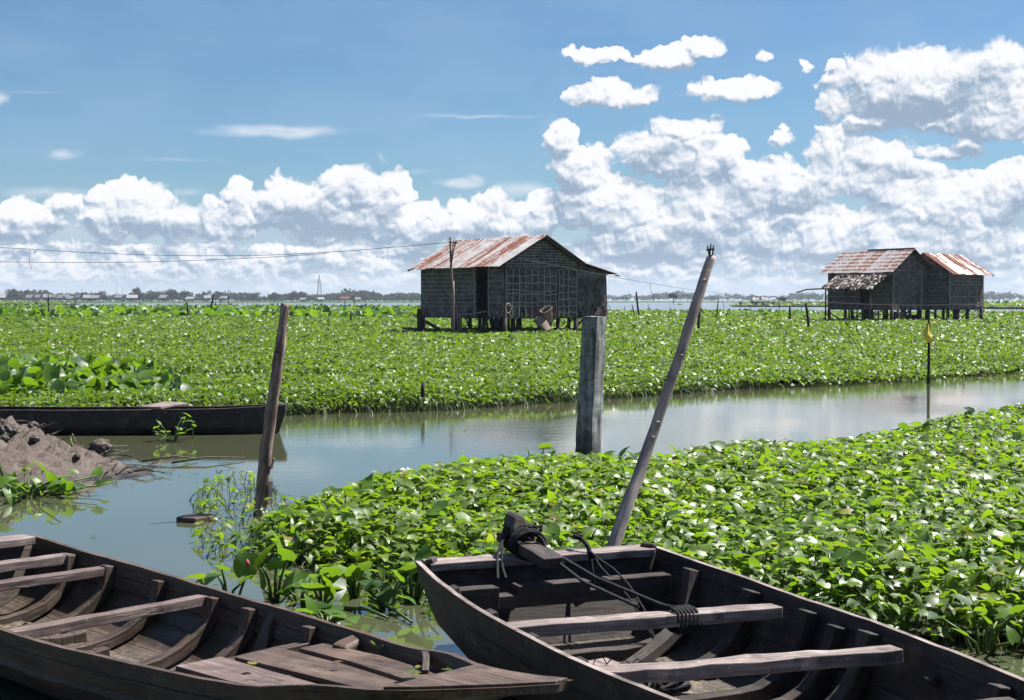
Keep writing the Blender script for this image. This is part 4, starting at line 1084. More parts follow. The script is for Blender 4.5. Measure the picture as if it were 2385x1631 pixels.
# fallen leaves on the bow deck
def small_leaf(name, w, size, mat, label, yaw):
    V, Fc = broad_leaf(); o = scatter(name, np.array([[w.x, w.y, w.z]]), np.array([size]), np.array([yaw]), np.array([.05]), np.array([.1]), (V * [1, 1, .7], Fc), M['leaf'], np.array([mat]))
    tag(o, label, 'leaf'); return o
for i, (lx, ly, sz, cl_, lab) in enumerate([(3.60, .33, .10, .3, 'green leaf caught against the far side of the bow deck'), (4.25, -.02, .085, .5, 'green leaf lying near the point of the bow deck'),
        (4.15, .10, .05, .98, 'small yellow leaf on the bow deck'), (4.28, .12, .07, .4, 'curled green leaf on the inside of the far gunwale'), (3.75, -.05, .035, 1.0, 'small rust coloured leaf on the middle deck board'), (3.45, -.28, .05, .985, 'pale yellow scrap on the near deck board')]):
    small_leaf('fallen_leaf', world_of(LB, (lx, ly, zd(lx) + .035)), sz, cl_, lab, i * 1.3)
small_leaf('fallen_leaf', world_of(LB, (1.05, -.25, .09)), .12, .6, 'green leaf on the muddy bottom of the brown boat', .5)
# ---------------------------------------------------------------- posts and poles
def pole(name, pts, rads, mat, label, cat='pole', group=None, n=12, jit=.10, base=None, parts=None):
    root = Vector(pts[0]); m = MB(); P_ = [Vector(p) for p in pts]; dense = []; rd = []
    for i in range(len(P_) - 1):
        k = 6 if n > 6 else 2
        for t in range(k): dense.append(P_[i].lerp(P_[i + 1], t / k) - root); rd.append(rads[i] + (rads[i + 1] - rads[i]) * t / k)
    dense.append(P_[-1] - root); rd.append(rads[-1])
    m.tube(dense, rd, n, jit, jf=5)
    o = m.build(name, mat, None, loc=root); return tag(o, label, cat, group)
D = P(605, 1200, 0).y
def q(x, y, dd=0, D=D): return PD(x, y, D + dd)
pa = pole('wooden_post', [q(603, 1250), q(605, 1200), q(611, 1130), q(619, 1060), q(634, 940), q(650, 830), q(658, 760), q(665, 707)], [.072, .066, .058, .055, .055, .049, .043, .038], M['bark'],
     'short leaning wooden post with flaking bark rising from open water beside the spinach', 'post', jit=.22, n=18)
def on(parent, obj_mb, name, mat, bev=0): return obj_mb.build(name, mat, parent, bev)
def flake(post, x, y, w, h, D, out=.015):
    m = MB(); b = q(x, y, 0, D) - post.location
    m.beam(b + Vector((0, -.01, 0)), b + Vector((out, -.02, h)), w, .012, seg=3, jit=.01); m.build('bark_flake', M['bark'], post)
flake(pa, 616, 1105, .045, .12, D, -.02); flake(pa, 632, 1092, .03, .10, D, .03); flake(pa, 628, 1175, .05, .22, D, .01); flake(pa, 594, 1210, .05, .18, D, .02)
m = MB(); bb = q(629, 1143, 0, D) - pa.location; m.slab([bb + Vector((0, -.07, 0)), bb + Vector((.05, -.07, -.01)), bb + Vector((.055, -.06, .03)), bb + Vector((.005, -.06, .035))], .006); m.build('tin_tag', M['white'], pa)

# concrete post: square section turned edge-on, a chip out of it low down
D2 = P(1366, 1092, 0).y; pc = empty('concrete_post', PD(1368, 1092, D2)); pc.location.z = 0
m = MB(); H = [(-.4, 0, .235), (0, 0, .235), (.35, .01, .232), (.8, .03, .23), (1.3, .055, .222), (1.72, .075, .215)]
w2 = .0; vs = []; fs = []; us = []
ang = math.radians(55)
segs = 26
for i in range(segs + 1):
    z = -.4 + (1.81 + .4) * i / segs; dx = .085 * max(0, z) / 1.86; half = (.118 - .010 * z / 1.8)
    for k in range(16):
        # square with chamfered corners
        e = k // 4; t = (k % 4) / 4; a0 = [(-1, -1), (1, -1), (1, 1), (-1, 1)][e]; a1 = [(1, -1), (1, 1), (-1, 1), (-1, -1)][e]
        px = a0[0] + (a1[0] - a0[0]) * t; py = a0[1] + (a1[1] - a0[1]) * t
        if t == 0: px *= .965; py *= .965
        px *= half; py *= half
        X = px * math.cos(ang) - py * math.sin(ang); Y = px * math.sin(ang) + py * math.cos(ang)
        nz = mnoise.noise_vector(Vector((X * 14, Y * 14, z * 6))) * .011
        vs.append(Vector((X + dx, Y, z)) + nz)
for i in range(segs):
    for k in range(16):
        k2 = (k + 1) % 16; fs.append([i * 16 + k, i * 16 + k2, (i + 1) * 16 + k2, (i + 1) * 16 + k]); us.append([(0, 0)] * 4)
fs.append([segs * 16 + k for k in range(16)]); us.append([(0, 0)] * 16)
m.add(vs, fs, us); m.build('shaft', M['concrete'], pc)
tag(pc, 'square stained concrete post standing at the channel edge of the spinach', 'post')
m = MB(); m.tube([Vector((-.045, -.165, .46)), Vector((-.02, -.185, .50)), Vector((.01, -.17, .42))], .008, 5); m.build('iron_hook', M['wire'], pc)

# long leaning pole behind the grey boat, with a small wooden cross lashed on top
D3 = 9.75
pl = pole('leaning_pole', [q(1388, 1400, -.3, D3), q(1421, 1296, 0, D3), q(1460, 1178, .1, D3), q(1507, 1051, .2, D3), q(1539, 957, .25, D3), q(1588, 815, .3, D3), q(1600, 776, .32, D3), q(1617, 722, .35, D3), q(1639, 653, .4, D3), q(1657, 597, .45, D3)],
          [.050, .048, .043, .038, .036, .034, .037, .036, .032, .029], M['pole'], 'long bare wooden pole leaning right behind the grey boat stern', 'pole', n=18, jit=.24)
m = MB()
for (a, b) in (((1655, 612), (1648, 572)), ((1658, 612), (1662, 572)), ((1645, 583), (1664, 580)), ((1652, 600), (1656, 568))):
    m.tube([q(a[0], a[1], .43, D3) - pl.location, q(b[0], b[1], .43, D3) - pl.location], .0055, 6, .3)
m.build('twig_cross', M['stake'], pl)
for (x, y) in ((1440, 1253), (1487, 1108), (1520, 1020), (1532, 985), (1588, 830), (1640, 655)):
    m = MB(); c = q(x, y, .2, D3) - pl.location; m.tube([c + Vector((0, -.02, 0)), c + Vector((.006, -.045, .004))], [.016, .009], 7, .2); m.build('knot', M['pole'], pl)

# flag stake
D4 = 36.0
fp = pole('flag_stake', [PD(2162, 905, D4), PD(2163, 860, D4), PD(2164, 745, D4)], [.04, .037, .03], M['stake'], 'dark stake with a torn yellow plastic flag', 'stake', n=8)
m = MB(); V0 = [(2163, 753), (2158, 752), (2153, 770), (2151, 788), (2160, 797), (2171, 800), (2172, 790), (2166, 772)]
pts = [PD(x, y, D4 - .06 + .03 * math.sin(i * 2)) - fp.location for i, (x, y) in enumerate(V0)]; c = PD(2161, 778, D4 - .12) - fp.location
back = [p + Vector((.0, .012, 0)) for p in pts + [c]]
n = len(pts); m.add(pts + [c] + back, [[i, (i + 1) % n, n] for i in range(n)] + [[n + 1 + (i + 1) % n, n + 1 + i, 2 * n + 1] for i in range(n)] + [[(i + 1) % n, i, n + 1 + i, n + 1 + (i + 1) % n] for i in range(n)])
m.build('flag', M['yellow'], fp)
m = MB(); m.tube([PD(2160, 753, D4) - fp.location, PD(2180, 751, D4) - fp.location], .012, 5); m.build('crossbar', M['yellow'], fp)
pole('wooden_post', [PD(984, 925, 27.0), PD(985, 890, 27.0)], [.04, .03], M['stake'], 'stump of dark stake poking out of the meadow rim left of the concrete post', 'stake', n=6)

# block in the water
bc = P(457, 1214, 0); o = MB(); hx = [(-.17, -.03), (-.13, .07), (-.02, .10), (.12, .085), (.17, .03), (.02, -.075)]
n = 6; lay = [(-.06, 1.0), (.034, 1.0), (.046, .97)]
vs = [Vector((x * k, y * k * 1.9, z + (.006 * mnoise.noise(Vector((x * 20, y * 20, z)))))) for z, k in lay for x, y in hx]
fs = [[l * n + k, l * n + (k + 1) % n, (l + 1) * n + (k + 1) % n, (l + 1) * n + k][::-1] for l in range(2) for k in range(n)] + [[12 + k for k in range(n)][::-1]]
o.add(vs, fs); bk = o.build('wood_block', M['stone'], None, .006, loc=bc); tag(bk, 'flat brown block half sunk in open water left of the bark-covered post', 'block')

# ---------------------------------------------------------------- mud heap, clods, drift stalks
mc = P(30, 1100, 0)
def mud_h(x, y):
    # heap rising to the left, long low tongue to the right
    d = math.hypot((x + 6.05) / .95, (y - 17.5) / 1.15)
    h = .46 * max(0, 1 - d / 1.6) ** 1.15
    d2 = math.hypot((x + 5.45) / 1.55, (y - 17.3) / 1.15); h += .12 * max(0, 1 - d2) ** .8
    n = mnoise.fractal(Vector((x * 1.6, y * 1.6, 3)), 1.0, 2.1, 5)
    n2 = mnoise.fractal(Vector((x * 5.5, y * 5.5, 1)), .9, 2.1, 5)
    n3 = mnoise.fractal(Vector((x * 13, y * 13, 5)), .9, 2.1, 3)
    base = h * (1 + .45 * n) + .045 * n3 * min(1, h * 8) + .11 * abs(n2) * min(1, h * 6) + .02 * n2
    return base - .035
gx = np.arange(-8.6, -2.9, .045); gy = np.arange(15.2, 19.6, .045); vs = []; nx = len(gx)
for yy in gy:
    for xx in gx: vs.append((xx, yy, mud_h(xx, yy)))
vs = np.array(vs); q4 = [[j * nx + i, j * nx + i + 1, (j + 1) * nx + i + 1, (j + 1) * nx + i] for j in range(len(gy) - 1) for i in range(nx - 1)]
q4 = np.array([f for f in q4 if max(vs[k][2] for k in f) > -.02])
mo = mesh_np('mud_bank', vs, q4, M['mud'], np.zeros(len(vs))); structure(mo)
def clod(x, y, z, r, seed, name='clod', label='', mat=None, sq=(1, .9, .75)):
    import bmesh
    bm = bmesh.new(); bmesh.ops.create_icosphere(bm, subdivisions=3, radius=r)
    for v in bm.verts:
        v.co *= 1 + .35 * mnoise.noise(v.co * (2.2 / r) + Vector((seed, 0, 0))) + .12 * mnoise.noise(v.co * (7 / r))
        v.co = Vector((v.co.x * sq[0], v.co.y * sq[1], v.co.z * sq[2]))
    me = bpy.data.meshes.new(name); bm.to_mesh(me); bm.free(); me.materials.append(mat or M['mud'])
    o = bpy.data.objects.new(name, me); COL.objects.link(o); o.location = (x, y, z); return tag(o, label, 'clod')
c = P(232, 1062, 0); clod(c.x, c.y, .09, .15, 3, 'clod', 'dark lump of mud on the flat between the heap and the canoe', sq=(1, .9, .85))
c = P(75, 1035, .2); clod(-5.85, 17.2, .50, .13, 9, 'clod', 'pale lump on top of the mud heap', sq=(1, .9, .9))
c = P(160, 1060, .05); clod(c.x, c.y, .07, .07, 12, 'clod', 'small pale clod at the right foot of the mud heap')
c = P(75, 1075, .15); clod(c.x, c.y - .15, .22, .06, 15, 'clod', 'small brown clod on the near slope of the mud heap')
rc_ = random.Random(77)
for i, d_ in enumerate(('on the crest', 'below the crest', 'at the right shoulder', 'on the near slope', 'low on the near slope', 'beside the weed clump', 'halfway down the right side', 'at the right toe', 'behind the crest', 'on the left shoulder')):
    cx = -6.0 + (-.05, .2, .42, .1, -.2, -.35, .7, 1.05, .3, -.5)[i]; cy = 17.4 + (-.1, -.35, .05, -.7, -1.0, -1.2, -.3, -.4, .4, -.3)[i]; r_ = (.07, .06, .06, .05, .05, .04, .05, .04, .07, .07)[i]
    clod(cx, cy, max(.02, mud_h(cx, cy)) + r_ * .35, r_, 40 + i, 'clod', 'lump of dried mud ' + d_ + ' of the heap', sq=(1, .9, .8))
def stalk(pts, r, mat, label, name='drift_stalk', cat='stalk', group='dead stalks lying on the mud flat'):
    m = MB(); b = Vector(pts[0]); m.tube([Vector(p) - b for p in pts], r, 6, .25); o = m.build(name, mat, None, loc=b); return tag(o, label, cat, group)
rr = random.Random(21)
desc = ['bleached stalk reaching farthest right over the water', 'green stalk floating just off the mud flat', 'pale stalk crossing the dark mud flat', 'thin brown stalk under the canoe', 'bent stalk at the near edge of the flat', 'short thick stalk beside the dark clod',
        'long thin stalk along the canoe shadow', 'crooked stalk sticking up at the right foot of the heap', 'dry stalk lying towards the canoe', 'small curled stalk at the water edge']
sp_ = [((400, 1078), (570, 1066)), ((300, 1101), (383, 1101)), ((250, 1060), (330, 1072)), ((200, 1052), (300, 1038)), ((270, 1105), (310, 1085)), ((255, 1052), (290, 1050)), ((330, 1075), (460, 1068)), ((190, 1068), (168, 1010)), ((130, 1110), (215, 1050)), ((230, 1120), (265, 1095))]
for (a, b), d_ in zip(sp_, desc):
    A = P(*a, .03); B = P(*b, .03) if d_.find('sticking') < 0 else PD(b[0], b[1], A.y); mid = A.lerp(B, .5) + Vector((rr.uniform(-.05, .05), rr.uniform(-.05, .05), rr.uniform(.01, .05)))
    stalk([A, mid, B], [.014, .012, .007], M['debris'] if 'green' not in d_ else M['stem'], d_)
# unsortable litter of broken stalks on the flat
n = 420; x = RNG.uniform(-6.4, -3.3, n); y = RNG.normal(0, 1, n) * .45 + 17.6 - .15 * (x + 4.8)
k = RNG.random(n) < np.clip(1.2 - (x + 6.2) / 2.8, .12, 1); x = x[k]; y = y[k]
z = np.array([max(0.0, mud_h(a, b)) + .012 for a, b in zip(x, y)])
tw = (np.array([(-.016, 0, 0), (.016, 0, 0), (.012, 1, .01), (-.012, 1, .01), (.02, .5, .04), (0, 0, .03)]), np.array([(0, 1, 4), (1, 2, 4), (2, 3, 4), (3, 0, 4)]))
o = scatter('stalk_litter', np.stack([x, y, z], 1), RNG.uniform(.06, .30, len(x)), RNG.uniform(0, 6.28, len(x)), RNG.normal(.08, .15, len(x)), RNG.normal(0, .3, len(x)), tw, M['debris'])
stuff(o, 'litter of broken stalks and roots on the mud flat', 'plant litter')

# ---------------------------------------------------------------- single plants
def curved(a, b, sag, n=7):
    a = Vector(a); b = Vector(b); return [a.lerp(b, t) + Vector((0, 0, sag * 4 * t * (1 - t))) for t in [i / n for i in range(n + 1)]]
def plant(name, base, leaves, label, cat='plant', tmpl=None, mat='hyacinth', group=None, thick=.008):
    """leaves: dx, dz, size, yaw, pitch, colour   (leaf placed at base + dx,0,dz)"""
    r = empty(name, base); tag(r, label, cat, group); m = MB()
    pos = []; 
    for (dx, dy, dz, sz, yaw, pt, cl_) in leaves:
        tip = Vector((dx, dy, dz)); m.tube([Vector((dx * .15, dy * .15, -.05)), Vector((dx * .45, dy * .45, dz * .55)), tip], [thick * 1.6, thick * 1.2, thick], 6)
        pos.append(tip)
    o = scatter('leaves', np.array([list(p) for p in pos]), np.array([l[3] for l in leaves]), np.array([l[4] for l in leaves]), np.array([l[5] for l in leaves]), np.array([RNG.normal(0, .25) for l in leaves]), tmpl or broad_leaf(), M[mat], np.array([l[6] for l in leaves]), r)
    s_ = m.build('stalks', M['stem_plain'], r); return r
M['stem_plain'] = plain_mat('smooth_green_stalk', [(.3, (.05, .11, .014)), (.7, (.14, .22, .035))], 12, .45, .1)
def rl(n, R, z0, z1, s0, s1, seed, pt=(.5, .5)):
    g = random.Random(seed); L = []
    for i in range(n):
        a = g.uniform(0, 6.28); r_ = R * g.uniform(.3, 1); L.append((r_ * math.cos(a), r_ * math.sin(a), g.uniform(z0, z1), g.uniform(s0, s1), g.uniform(0, 6.28), g.gauss(*pt), g.random() * .9))
    return L
# lotus-like leaf with the pink bud
b = P(568, 1390, 0); r = empty('lotus_plant', b); tag(r, 'upright round dark leaf with a pink bud at the edge of the brown boat', 'plant')
lf = MB(); C = PD(572, 1318, b.y - .05) - b; N = 18; ring = []
ex = Vector((.085, 0, 0)); ey = Vector((.0, .03, .092)); nn = ex.cross(ey).normalized()
cen = C - Vector((0, 0, .01)); vs = [cen - nn * -.02]
for i in range(N):
    a = 6.283 * i / N; k = 1.0 if abs(a - 4.712) > .3 else .72
    vs.append(C + ex * math.cos(a) * k + ey * math.sin(a) * k + nn * (.014 * math.sin(3 * a)))
lf.add(vs, [[0, 1 + i, 1 + (i + 1) % N] for i in range(N)], smooth=True); ob = lf.build('leaf', M['hyacinth'], r)
at = ob.data.attributes.new('rnd', 'FLOAT', 'POINT'); at.data.foreach_set('value', np.full(len(vs), .12, dtype=np.float32))
s_ = MB(); s_.tube(curved((-.03, -.12, -.03), C + Vector((-.005, .0, -.085)), 0) , .0095, 7); s_.tube([C + Vector((0, -.01, -.08)), C + Vector((.01, -.03, -.02)), C + Vector((.018, -.04, .02))], .004, 5); s_.build('stalk', M['stem_plain'], r)
bd_ = MB(); bc2 = C + Vector((.02, -.045, .02)); bd_.tube([bc2 + Vector((0, 0, -.022 + .011 * i)) for i in range(6)], [.004, .013, .017, .016, .010, .002], 9); bd_.build('bud', M['bud'], r)
specs = [(530, 1395, rl(3, .10, .10, .22, .13, .20, 2), 'pair of pointed glossy leaves left of the pink bud'),
         (470, 1365, [(0, 0, .05, .20, 2.2, .1, .97), (.05, 0, .03, .12, 1.5, .0, .5)], 'browned folded leaf touching the gunwale of the brown boat'),
         (640, 1400, rl(5, .13, .10, .30, .14, .22, 5, (.9, .4)), 'tall folded leaves right of the pink bud'),
         (700, 1400, rl(9, .20, .04, .16, .10, .17, 6), 'low dark rosette between the pink bud and the two round leaves'),
         (750, 1420, rl(6, .15, .08, .26, .15, .21, 7), 'pair of round cupped leaves at the middle of the floating clump'),
         (760, 1455, rl(8, .20, .03, .12, .12, .18, 8, (.2, .3)), 'bright flat leaves against the brown boat gunwale'),
         (830, 1390, rl(7, .16, .10, .24, .13, .19, 9), 'cluster with a big pale folded leaf left of the grey boat'),
         (900, 1420, rl(9, .22, .05, .20, .11, .18, 10), 'scrawny plant with long bare stalks near the grey boat stern'),
         (960, 1400, rl(9, .18, .06, .26, .12, .18, 11), 'leafy plant touching the corner of the grey boat stern'),
         (680, 1375, rl(4, .12, .05, .12, .09, .13, 12), 'small pale-leaved plant behind the dark rosette'),
         (2290, 1520, rl(9, .3, .10, .28, .09, .14, 13), 'broad leaved plant at the right end of the spinach by the water'),
         (1950, 1440, rl(4, .14, .36, .44, .11, .17, 14, (-.5, .4)), 'big silvery leaves over the right side of the grey boat')]
for x_, y_, L_, lab in specs:
    plant('hyacinth_plant', P(x_, y_, 0), L_, lab, group='single water plants')
# plants at the mud heap and in front of the canoe
plant('sprig', P(400, 1028, 0), rl(15, .28, .05, .36, .09, .15, 31, (.1, .5)), 'green sprig growing in front of the canoe', mat='leaf', tmpl=arrow_leaf(), thick=.006)
plant('sprig', P(448, 1022, 0), rl(3, .06, .15, .26, .07, .10, 32), 'small pale-tipped shoot near the canoe bow', mat='leaf', tmpl=arrow_leaf(), thick=.005)
plant('weed_clump', P(60, 1155, 0), rl(46, .75, .02, .22, .12, .22, 33, (.2, .6)), 'dark tangled weed clump at the near foot of the mud heap', mat='hyacinth', tmpl=arrow_leaf(), thick=.008)
plant('weed_clump', P(120, 1150, 0), rl(16, .40, .01, .10, .10, .18, 34, (.1, .6)), 'low weeds trailing into the water right of the heap', mat='hyacinth', tmpl=arrow_leaf(), thick=.006)
a_ = P(35, 1150, 0)
m = MB(); m.tube([Vector((0, 0, 0)), Vector((-.10, 0, .12)), Vector((-.18, .0, .35)), Vector((-.17, 0, .55)), Vector((-.10, 0, .62))], [.02, .018, .016, .012, .006], 8); o = m.build('bent_stalk', M['stem_plain'], None, loc=a_); tag(o, 'thick bent green stalk standing at the left edge', 'stalk')
m = MB(); a_ = P(180, 1075, 0); m.tube([Vector((0, 0, 0)), Vector((-.05, 0, .15)), Vector((-.09, 0, .32))], [.018, .014, .010], 8); o = m.build('bent_stalk', M['stem_plain'], None, loc=a_); tag(o, 'pale green stalk sticking up between heap and dark clod', 'stalk')
# floating stems between the boats
for i, (a, b, lab) in enumerate([((760, 1330), (900, 1322), 'pale floating stem just below the spinach edge'), ((800, 1352), (960, 1330), 'brown floating stem beneath the spinach edge'), ((745, 1475), (790, 1468), 'yellow-green pod floating beside the brown boat'),
        ((800, 1415), (905, 1440), 'thick green runner floating between the two boats'), ((860, 1400), (960, 1450), 'long bare runner near the grey boat stern')]):
    A = P(*a, .015); B = P(*b, .015); stalk([A, A.lerp(B, .5) + Vector((0, .03, .02)), B], [.012, .013, .008], M['stem_plain'] if i > 1 else M['debris'], lab, 'floating_stem', 'stem', 'stems floating between the boats')
# ---------------------------------------------------------------- stilt houses
GAZ = math.atan2(.6, .8)
def wallpoly(mb, pts, n_out, th=.05, mi=0):
    """vertical polygon (list of 3D points, seen from outside) extruded inwards"""
    p = [Vector(a) for a in pts]; n = Vector(n_out).normalized(); m = len(p)
    e = (p[1] - p[0]); e.z = 0; e = e.normalized() if e.length > 0 else Vector((1, 0, 0))
    back = [a - n * th for a in p]
    uv = [(a.dot(e), a.z) for a in p]
    f = [list(range(m)), [m + k for k in range(m)][::-1]] + [[i, m + i, m + (i + 1) % m, (i + 1) % m] for i in range(m)]
    u = [uv, uv[::-1]] + [[uv[i], uv[i], uv[(i + 1) % m], uv[(i + 1) % m]] for i in range(m)]
    mb.add(p + back, f, u, mi)
def ragged(A, B, zb, zt, amp=.06, n=14, seed=0):
    """bottom edge A->B with a fringe, then the top corners"""
    A = Vector(A); B = Vector(B); r = random.Random(seed); out = []
    for i in range(n + 1):
        p = A.lerp(B, i / n); out.append(Vector((p.x, p.y, zb + r.uniform(-amp, amp))))
    return out
def battens(mb, A, B, zs, n_out, r=.016, mi=1, wob=.03, seed=0):
    A = Vector((*A, 0)); B = Vector((*B, 0)); n = Vector(n_out).normalized(); g = random.Random(seed)
    for z, a, b in zs:
        pts = []
        for i in range(7):
            t = a + (b - a) * i / 6; p = A.lerp(B, t); pts.append(Vector((p.x, p.y, z + g.uniform(-wob, wob))) + n * (r + .004))
        mb.tube(pts, r * g.uniform(.8, 1.15), 4, mi=mi, smooth=False)
def uprights(mb, A, B, ts, z0, z1, n_out, r=.016, mi=1, seed=0, wob=.03):
    A = Vector((*A, 0)); B = Vector((*B, 0)); n = Vector(n_out).normalized(); g = random.Random(seed)
    for t in ts:
        p = A.lerp(B, t); pts = [Vector((p.x + g.uniform(-wob, wob) * abs(n.y), p.y + g.uniform(-wob, wob) * abs(n.x), z0 + (z1 - z0) * i / 5)) + n * (r * 2.6 + .004) for i in range(6)]
        mb.tube(pts, r, 4, mi=mi, smooth=False)
def tin(name, e0, e1, r0, r1, mats, parent, pitch=.13, amp=.014, split=None, th=.006, over=.0, seed=0, jag=.03):
    """corrugated sheet roof: eave line e0->e1, ridge line r0->r1"""
    e0, e1, r0, r1 = map(Vector, (e0, e1, r0, r1)); L = (e1 - e0).length; n = (e1 - e0).cross(r0 - e0).normalized()
    if n.z < 0: n = -n
    cols = max(8, int(L / pitch * 4)); rows = 6; g = random.Random(seed); mb = MB(); vs = []; uvs = []
    W_ = (r0 - e0).length; jg = 0; shift = {}
    for i in range(cols + 1):
        t = i / cols; a = e0.lerp(e1, t); b = r0.lerp(r1, t); ph = t * L / pitch * 6.283; sh = int(t * L / .8)
        if sh not in shift: shift[sh] = (g.uniform(-jag, jag), g.uniform(-jag, jag) * .3)
        for j in range(rows + 1):
            s_ = j / rows; p = a.lerp(b, s_ + (shift[sh][0] / W_ if j == 0 else 0)) + n * (amp * math.sin(ph) + shift[sh][1] + (.012 if (split and s_ > split) else 0))
            p += n * (.015 * mnoise.noise(Vector((t * L * .7, s_ * 2, seed))))
            vs.append(p); uvs.append((t * L + seed * 3, s_ * W_))
    m0 = len(vs); vs2 = vs + [p - n * th for p in vs]; R1 = rows + 1; fs = []; us = []
    for i in range(cols):
        for j in range(rows):
            q_ = [i * R1 + j, (i + 1) * R1 + j, (i + 1) * R1 + j + 1, i * R1 + j + 1]
            fs.append(q_); us.append([uvs[k] for k in q_]); fs.append([m0 + k for k in q_[::-1]]); us.append([uvs[k] for k in q_[::-1]])
        for j in (0, rows):
            q_ = [i * R1 + j, (i + 1) * R1 + j, m0 + (i + 1) * R1 + j, m0 + i * R1 + j]; fs.append(q_); us.append([uvs[k % m0] for k in q_])
    for i in (0, cols):
        for j in range(rows):
            q_ = [i * R1 + j, i * R1 + j + 1, m0 + i * R1 + j + 1, m0 + i * R1 + j]; fs.append(q_); us.append([uvs[k % m0] for k in q_])
    mb.add(vs2, fs, us); return mb.build(name, mats, parent)
def stilt(parent, x, y, z0, z1, r=.09, lean=(0, 0), name='stilt', mat='stilt'):
    mb = MB(); mb.tube([(x + lean[0], y + lean[1], z0), (x + lean[0] * .5, y + lean[1] * .5, (z0 + z1) / 2), (x, y, z1)], [r * 1.05, r, r * .95], 8, .12); return mb.build(name, M[mat], parent)
def brace(parent, a, b, w=.07, mat='stilt', name='brace'):
    mb = MB(); mb.beam(a, b, w, w, seg=3, jit=.01); return mb.build(name, M[mat], parent)

# ================= thatched single hut (centre)
h1 = empty('stilt_house', (-.36, 74, 0), GAZ)
tag(h1, 'palm-walled stilt hut with a rust-streaked tin roof, open door and bamboo lattice gable', 'stilt house')
Wd, Ln, zb, ze, zr = 4.62, 7.5, 1.13, 4.0, 5.16
# long wall with the door (plane x = 0, seen from -x)
mb = MB()
N0 = (-1, 0, 0)
def seg_wall(y0, y1, za, zt, seed, fr=.05):
    lo = ragged((0, y1), (0, y0), za, 0, fr, max(3, int((y1 - y0) * 4)), seed); wallpoly(mb, lo + [(0, y0, zt), (0, y1, zt)], N0)
def V2(x, y): return Vector((x, y))
_r = ragged
def ragged(A, B, zb, zt, amp=.06, n=14, seed=0):
    return _r((A[0], A[1], 0), (B[0], B[1], 0), zb, zt, amp, n, seed)
seg_wall(2.42, Ln, zb + .02, ze, 1); seg_wall(.0, 1.30, zb + .05, ze, 2); 
wallpoly(mb, [(0, 2.42, 3.92), (0, 1.30, 3.92), (0, 1.30, ze), (0, 2.42, ze)], N0)
g = random.Random(3)
battens(mb, (0, Ln), (0, 2.45), [(zb + .55 + k * .215, 0.0 if k % 3 else .02, 1.0) for k in range(11)], N0, .016, 1, .02, 5)
battens(mb, (0, 1.27), (0, .08), [(zb + .75 + k * .27, 0, 1) for k in range(8)], N0, .015, 1, .03, 6)
uprights(mb, (0, 2.46), (0, 1.26), [0, 1], zb + .1, ze - .05, N0, .03, 1, 3, .01)
mb.build('long_wall', [M['palm_wall_lit'], M['batten']], h1)
# holes where the matting has rotted away: near-black patches set proud, interior shade put in their colour
for (y, z, a, b) in ((2.75, 2.05, .20, .15), (2.72, 1.72, .16, .12), (3.25, 2.05, .28, .13), (2.95, 1.42, .3, .13), (5.1, 1.95, .12, .10), (2.60, 1.32, .14, .12)):
    mb = MB(); mb.box((-.004, y, z), (.012, a, b)); mb.build('gap_shade_patch', M['dark'], h1)
# gable wall (plane y = 0, seen from -y) with lattice panels
mb = MB(); N1 = (0, -1, 0)
lo = ragged((0, 0), (Wd, 0), zb - .02, 0, .035, 20, 4)
wallpoly(mb, lo + [(Wd, 0, 3.92), (2.3, 0, zr - .06), (0, 0, 3.96)], N1)
for k, z in enumerate([3.62, 3.72, 3.84, 3.96, 4.10, 4.24, 4.38, 4.52, 4.66, 4.80, 4.92]):
    if z <= 3.95: a, b = 0.01, .99
    else: tt = (z - 3.95) / (zr - 3.95); a, b = tt * .5 + .015, 1 - tt * .5 - .015
    battens(mb, (0, 0), (Wd, 0), [(z, a, b)], N1, .013, 1, .012, 20 + k)
uprights(mb, (0, 0), (Wd, 0), [.012, .105, .19, .275, .36, .445, .53, .615, .695], zb + .05, 3.58, N1, .018, 1, 8)
uprights(mb, (0, 0), (Wd, 0), [.735, .80, .87, .985], zb + .05, 3.56, N1, .017, 1, 9)
battens(mb, (0, 0), (Wd, 0), [(z, .01, .71) for z in (3.58, 3.22, 2.86, 2.48, 2.32, 1.92, 1.72)], N1, .018, 1, .06, 10)
battens(mb, (0, 0), (Wd, 0), [(z, .735, .985) for z in (3.56, 3.1, 2.74, 2.42, 2.06, 1.72, 1.38)], N1, .018, 1, .04, 11)
mb.build('gable_wall', [M['palm_wall'], M['batten']], h1)
mb = MB(); mb.beam((Wd * .72, -.03, zb), (Wd * .72, -.03, 3.6), .05, .05); mb.beam((0.0, -.03, 3.60), (Wd, -.03, 3.60), .05, .05); mb.build('lattice_frame', M['stilt'], h1)
# lean-to wall
mb = MB(); lo = ragged((Wd, .06), (6.72, .06), zb + .10, 0, .05, 9, 6); wallpoly(mb, lo + [(6.62, .06, 3.42), (Wd, .06, 3.88)], N1)
battens(mb, (Wd, .06), (6.65, .06), [(3.40, .02, .98), (3.32, .02, .98), (3.22, .02, .98)], N1, .013, 1, .01, 12)
mb.build('leanto_wall', [M['palm_wall'], M['batten']], h1)
for (x, z) in ((4.75, 1.42), (4.78, 1.25), (4.92, 1.36), (5.7, 1.72), (5.95, 1.55), (6.2, 1.8), (6.45, 1.65), (6.5, 1.42)): mb = MB(); mb.box((x, .056, z), (.12 + g.random() * .12, .012, .08 + g.random() * .07)); mb.build('gap_shade_patch', M['dark'], h1)  # near-black boxes for holes, the shade inside painted on
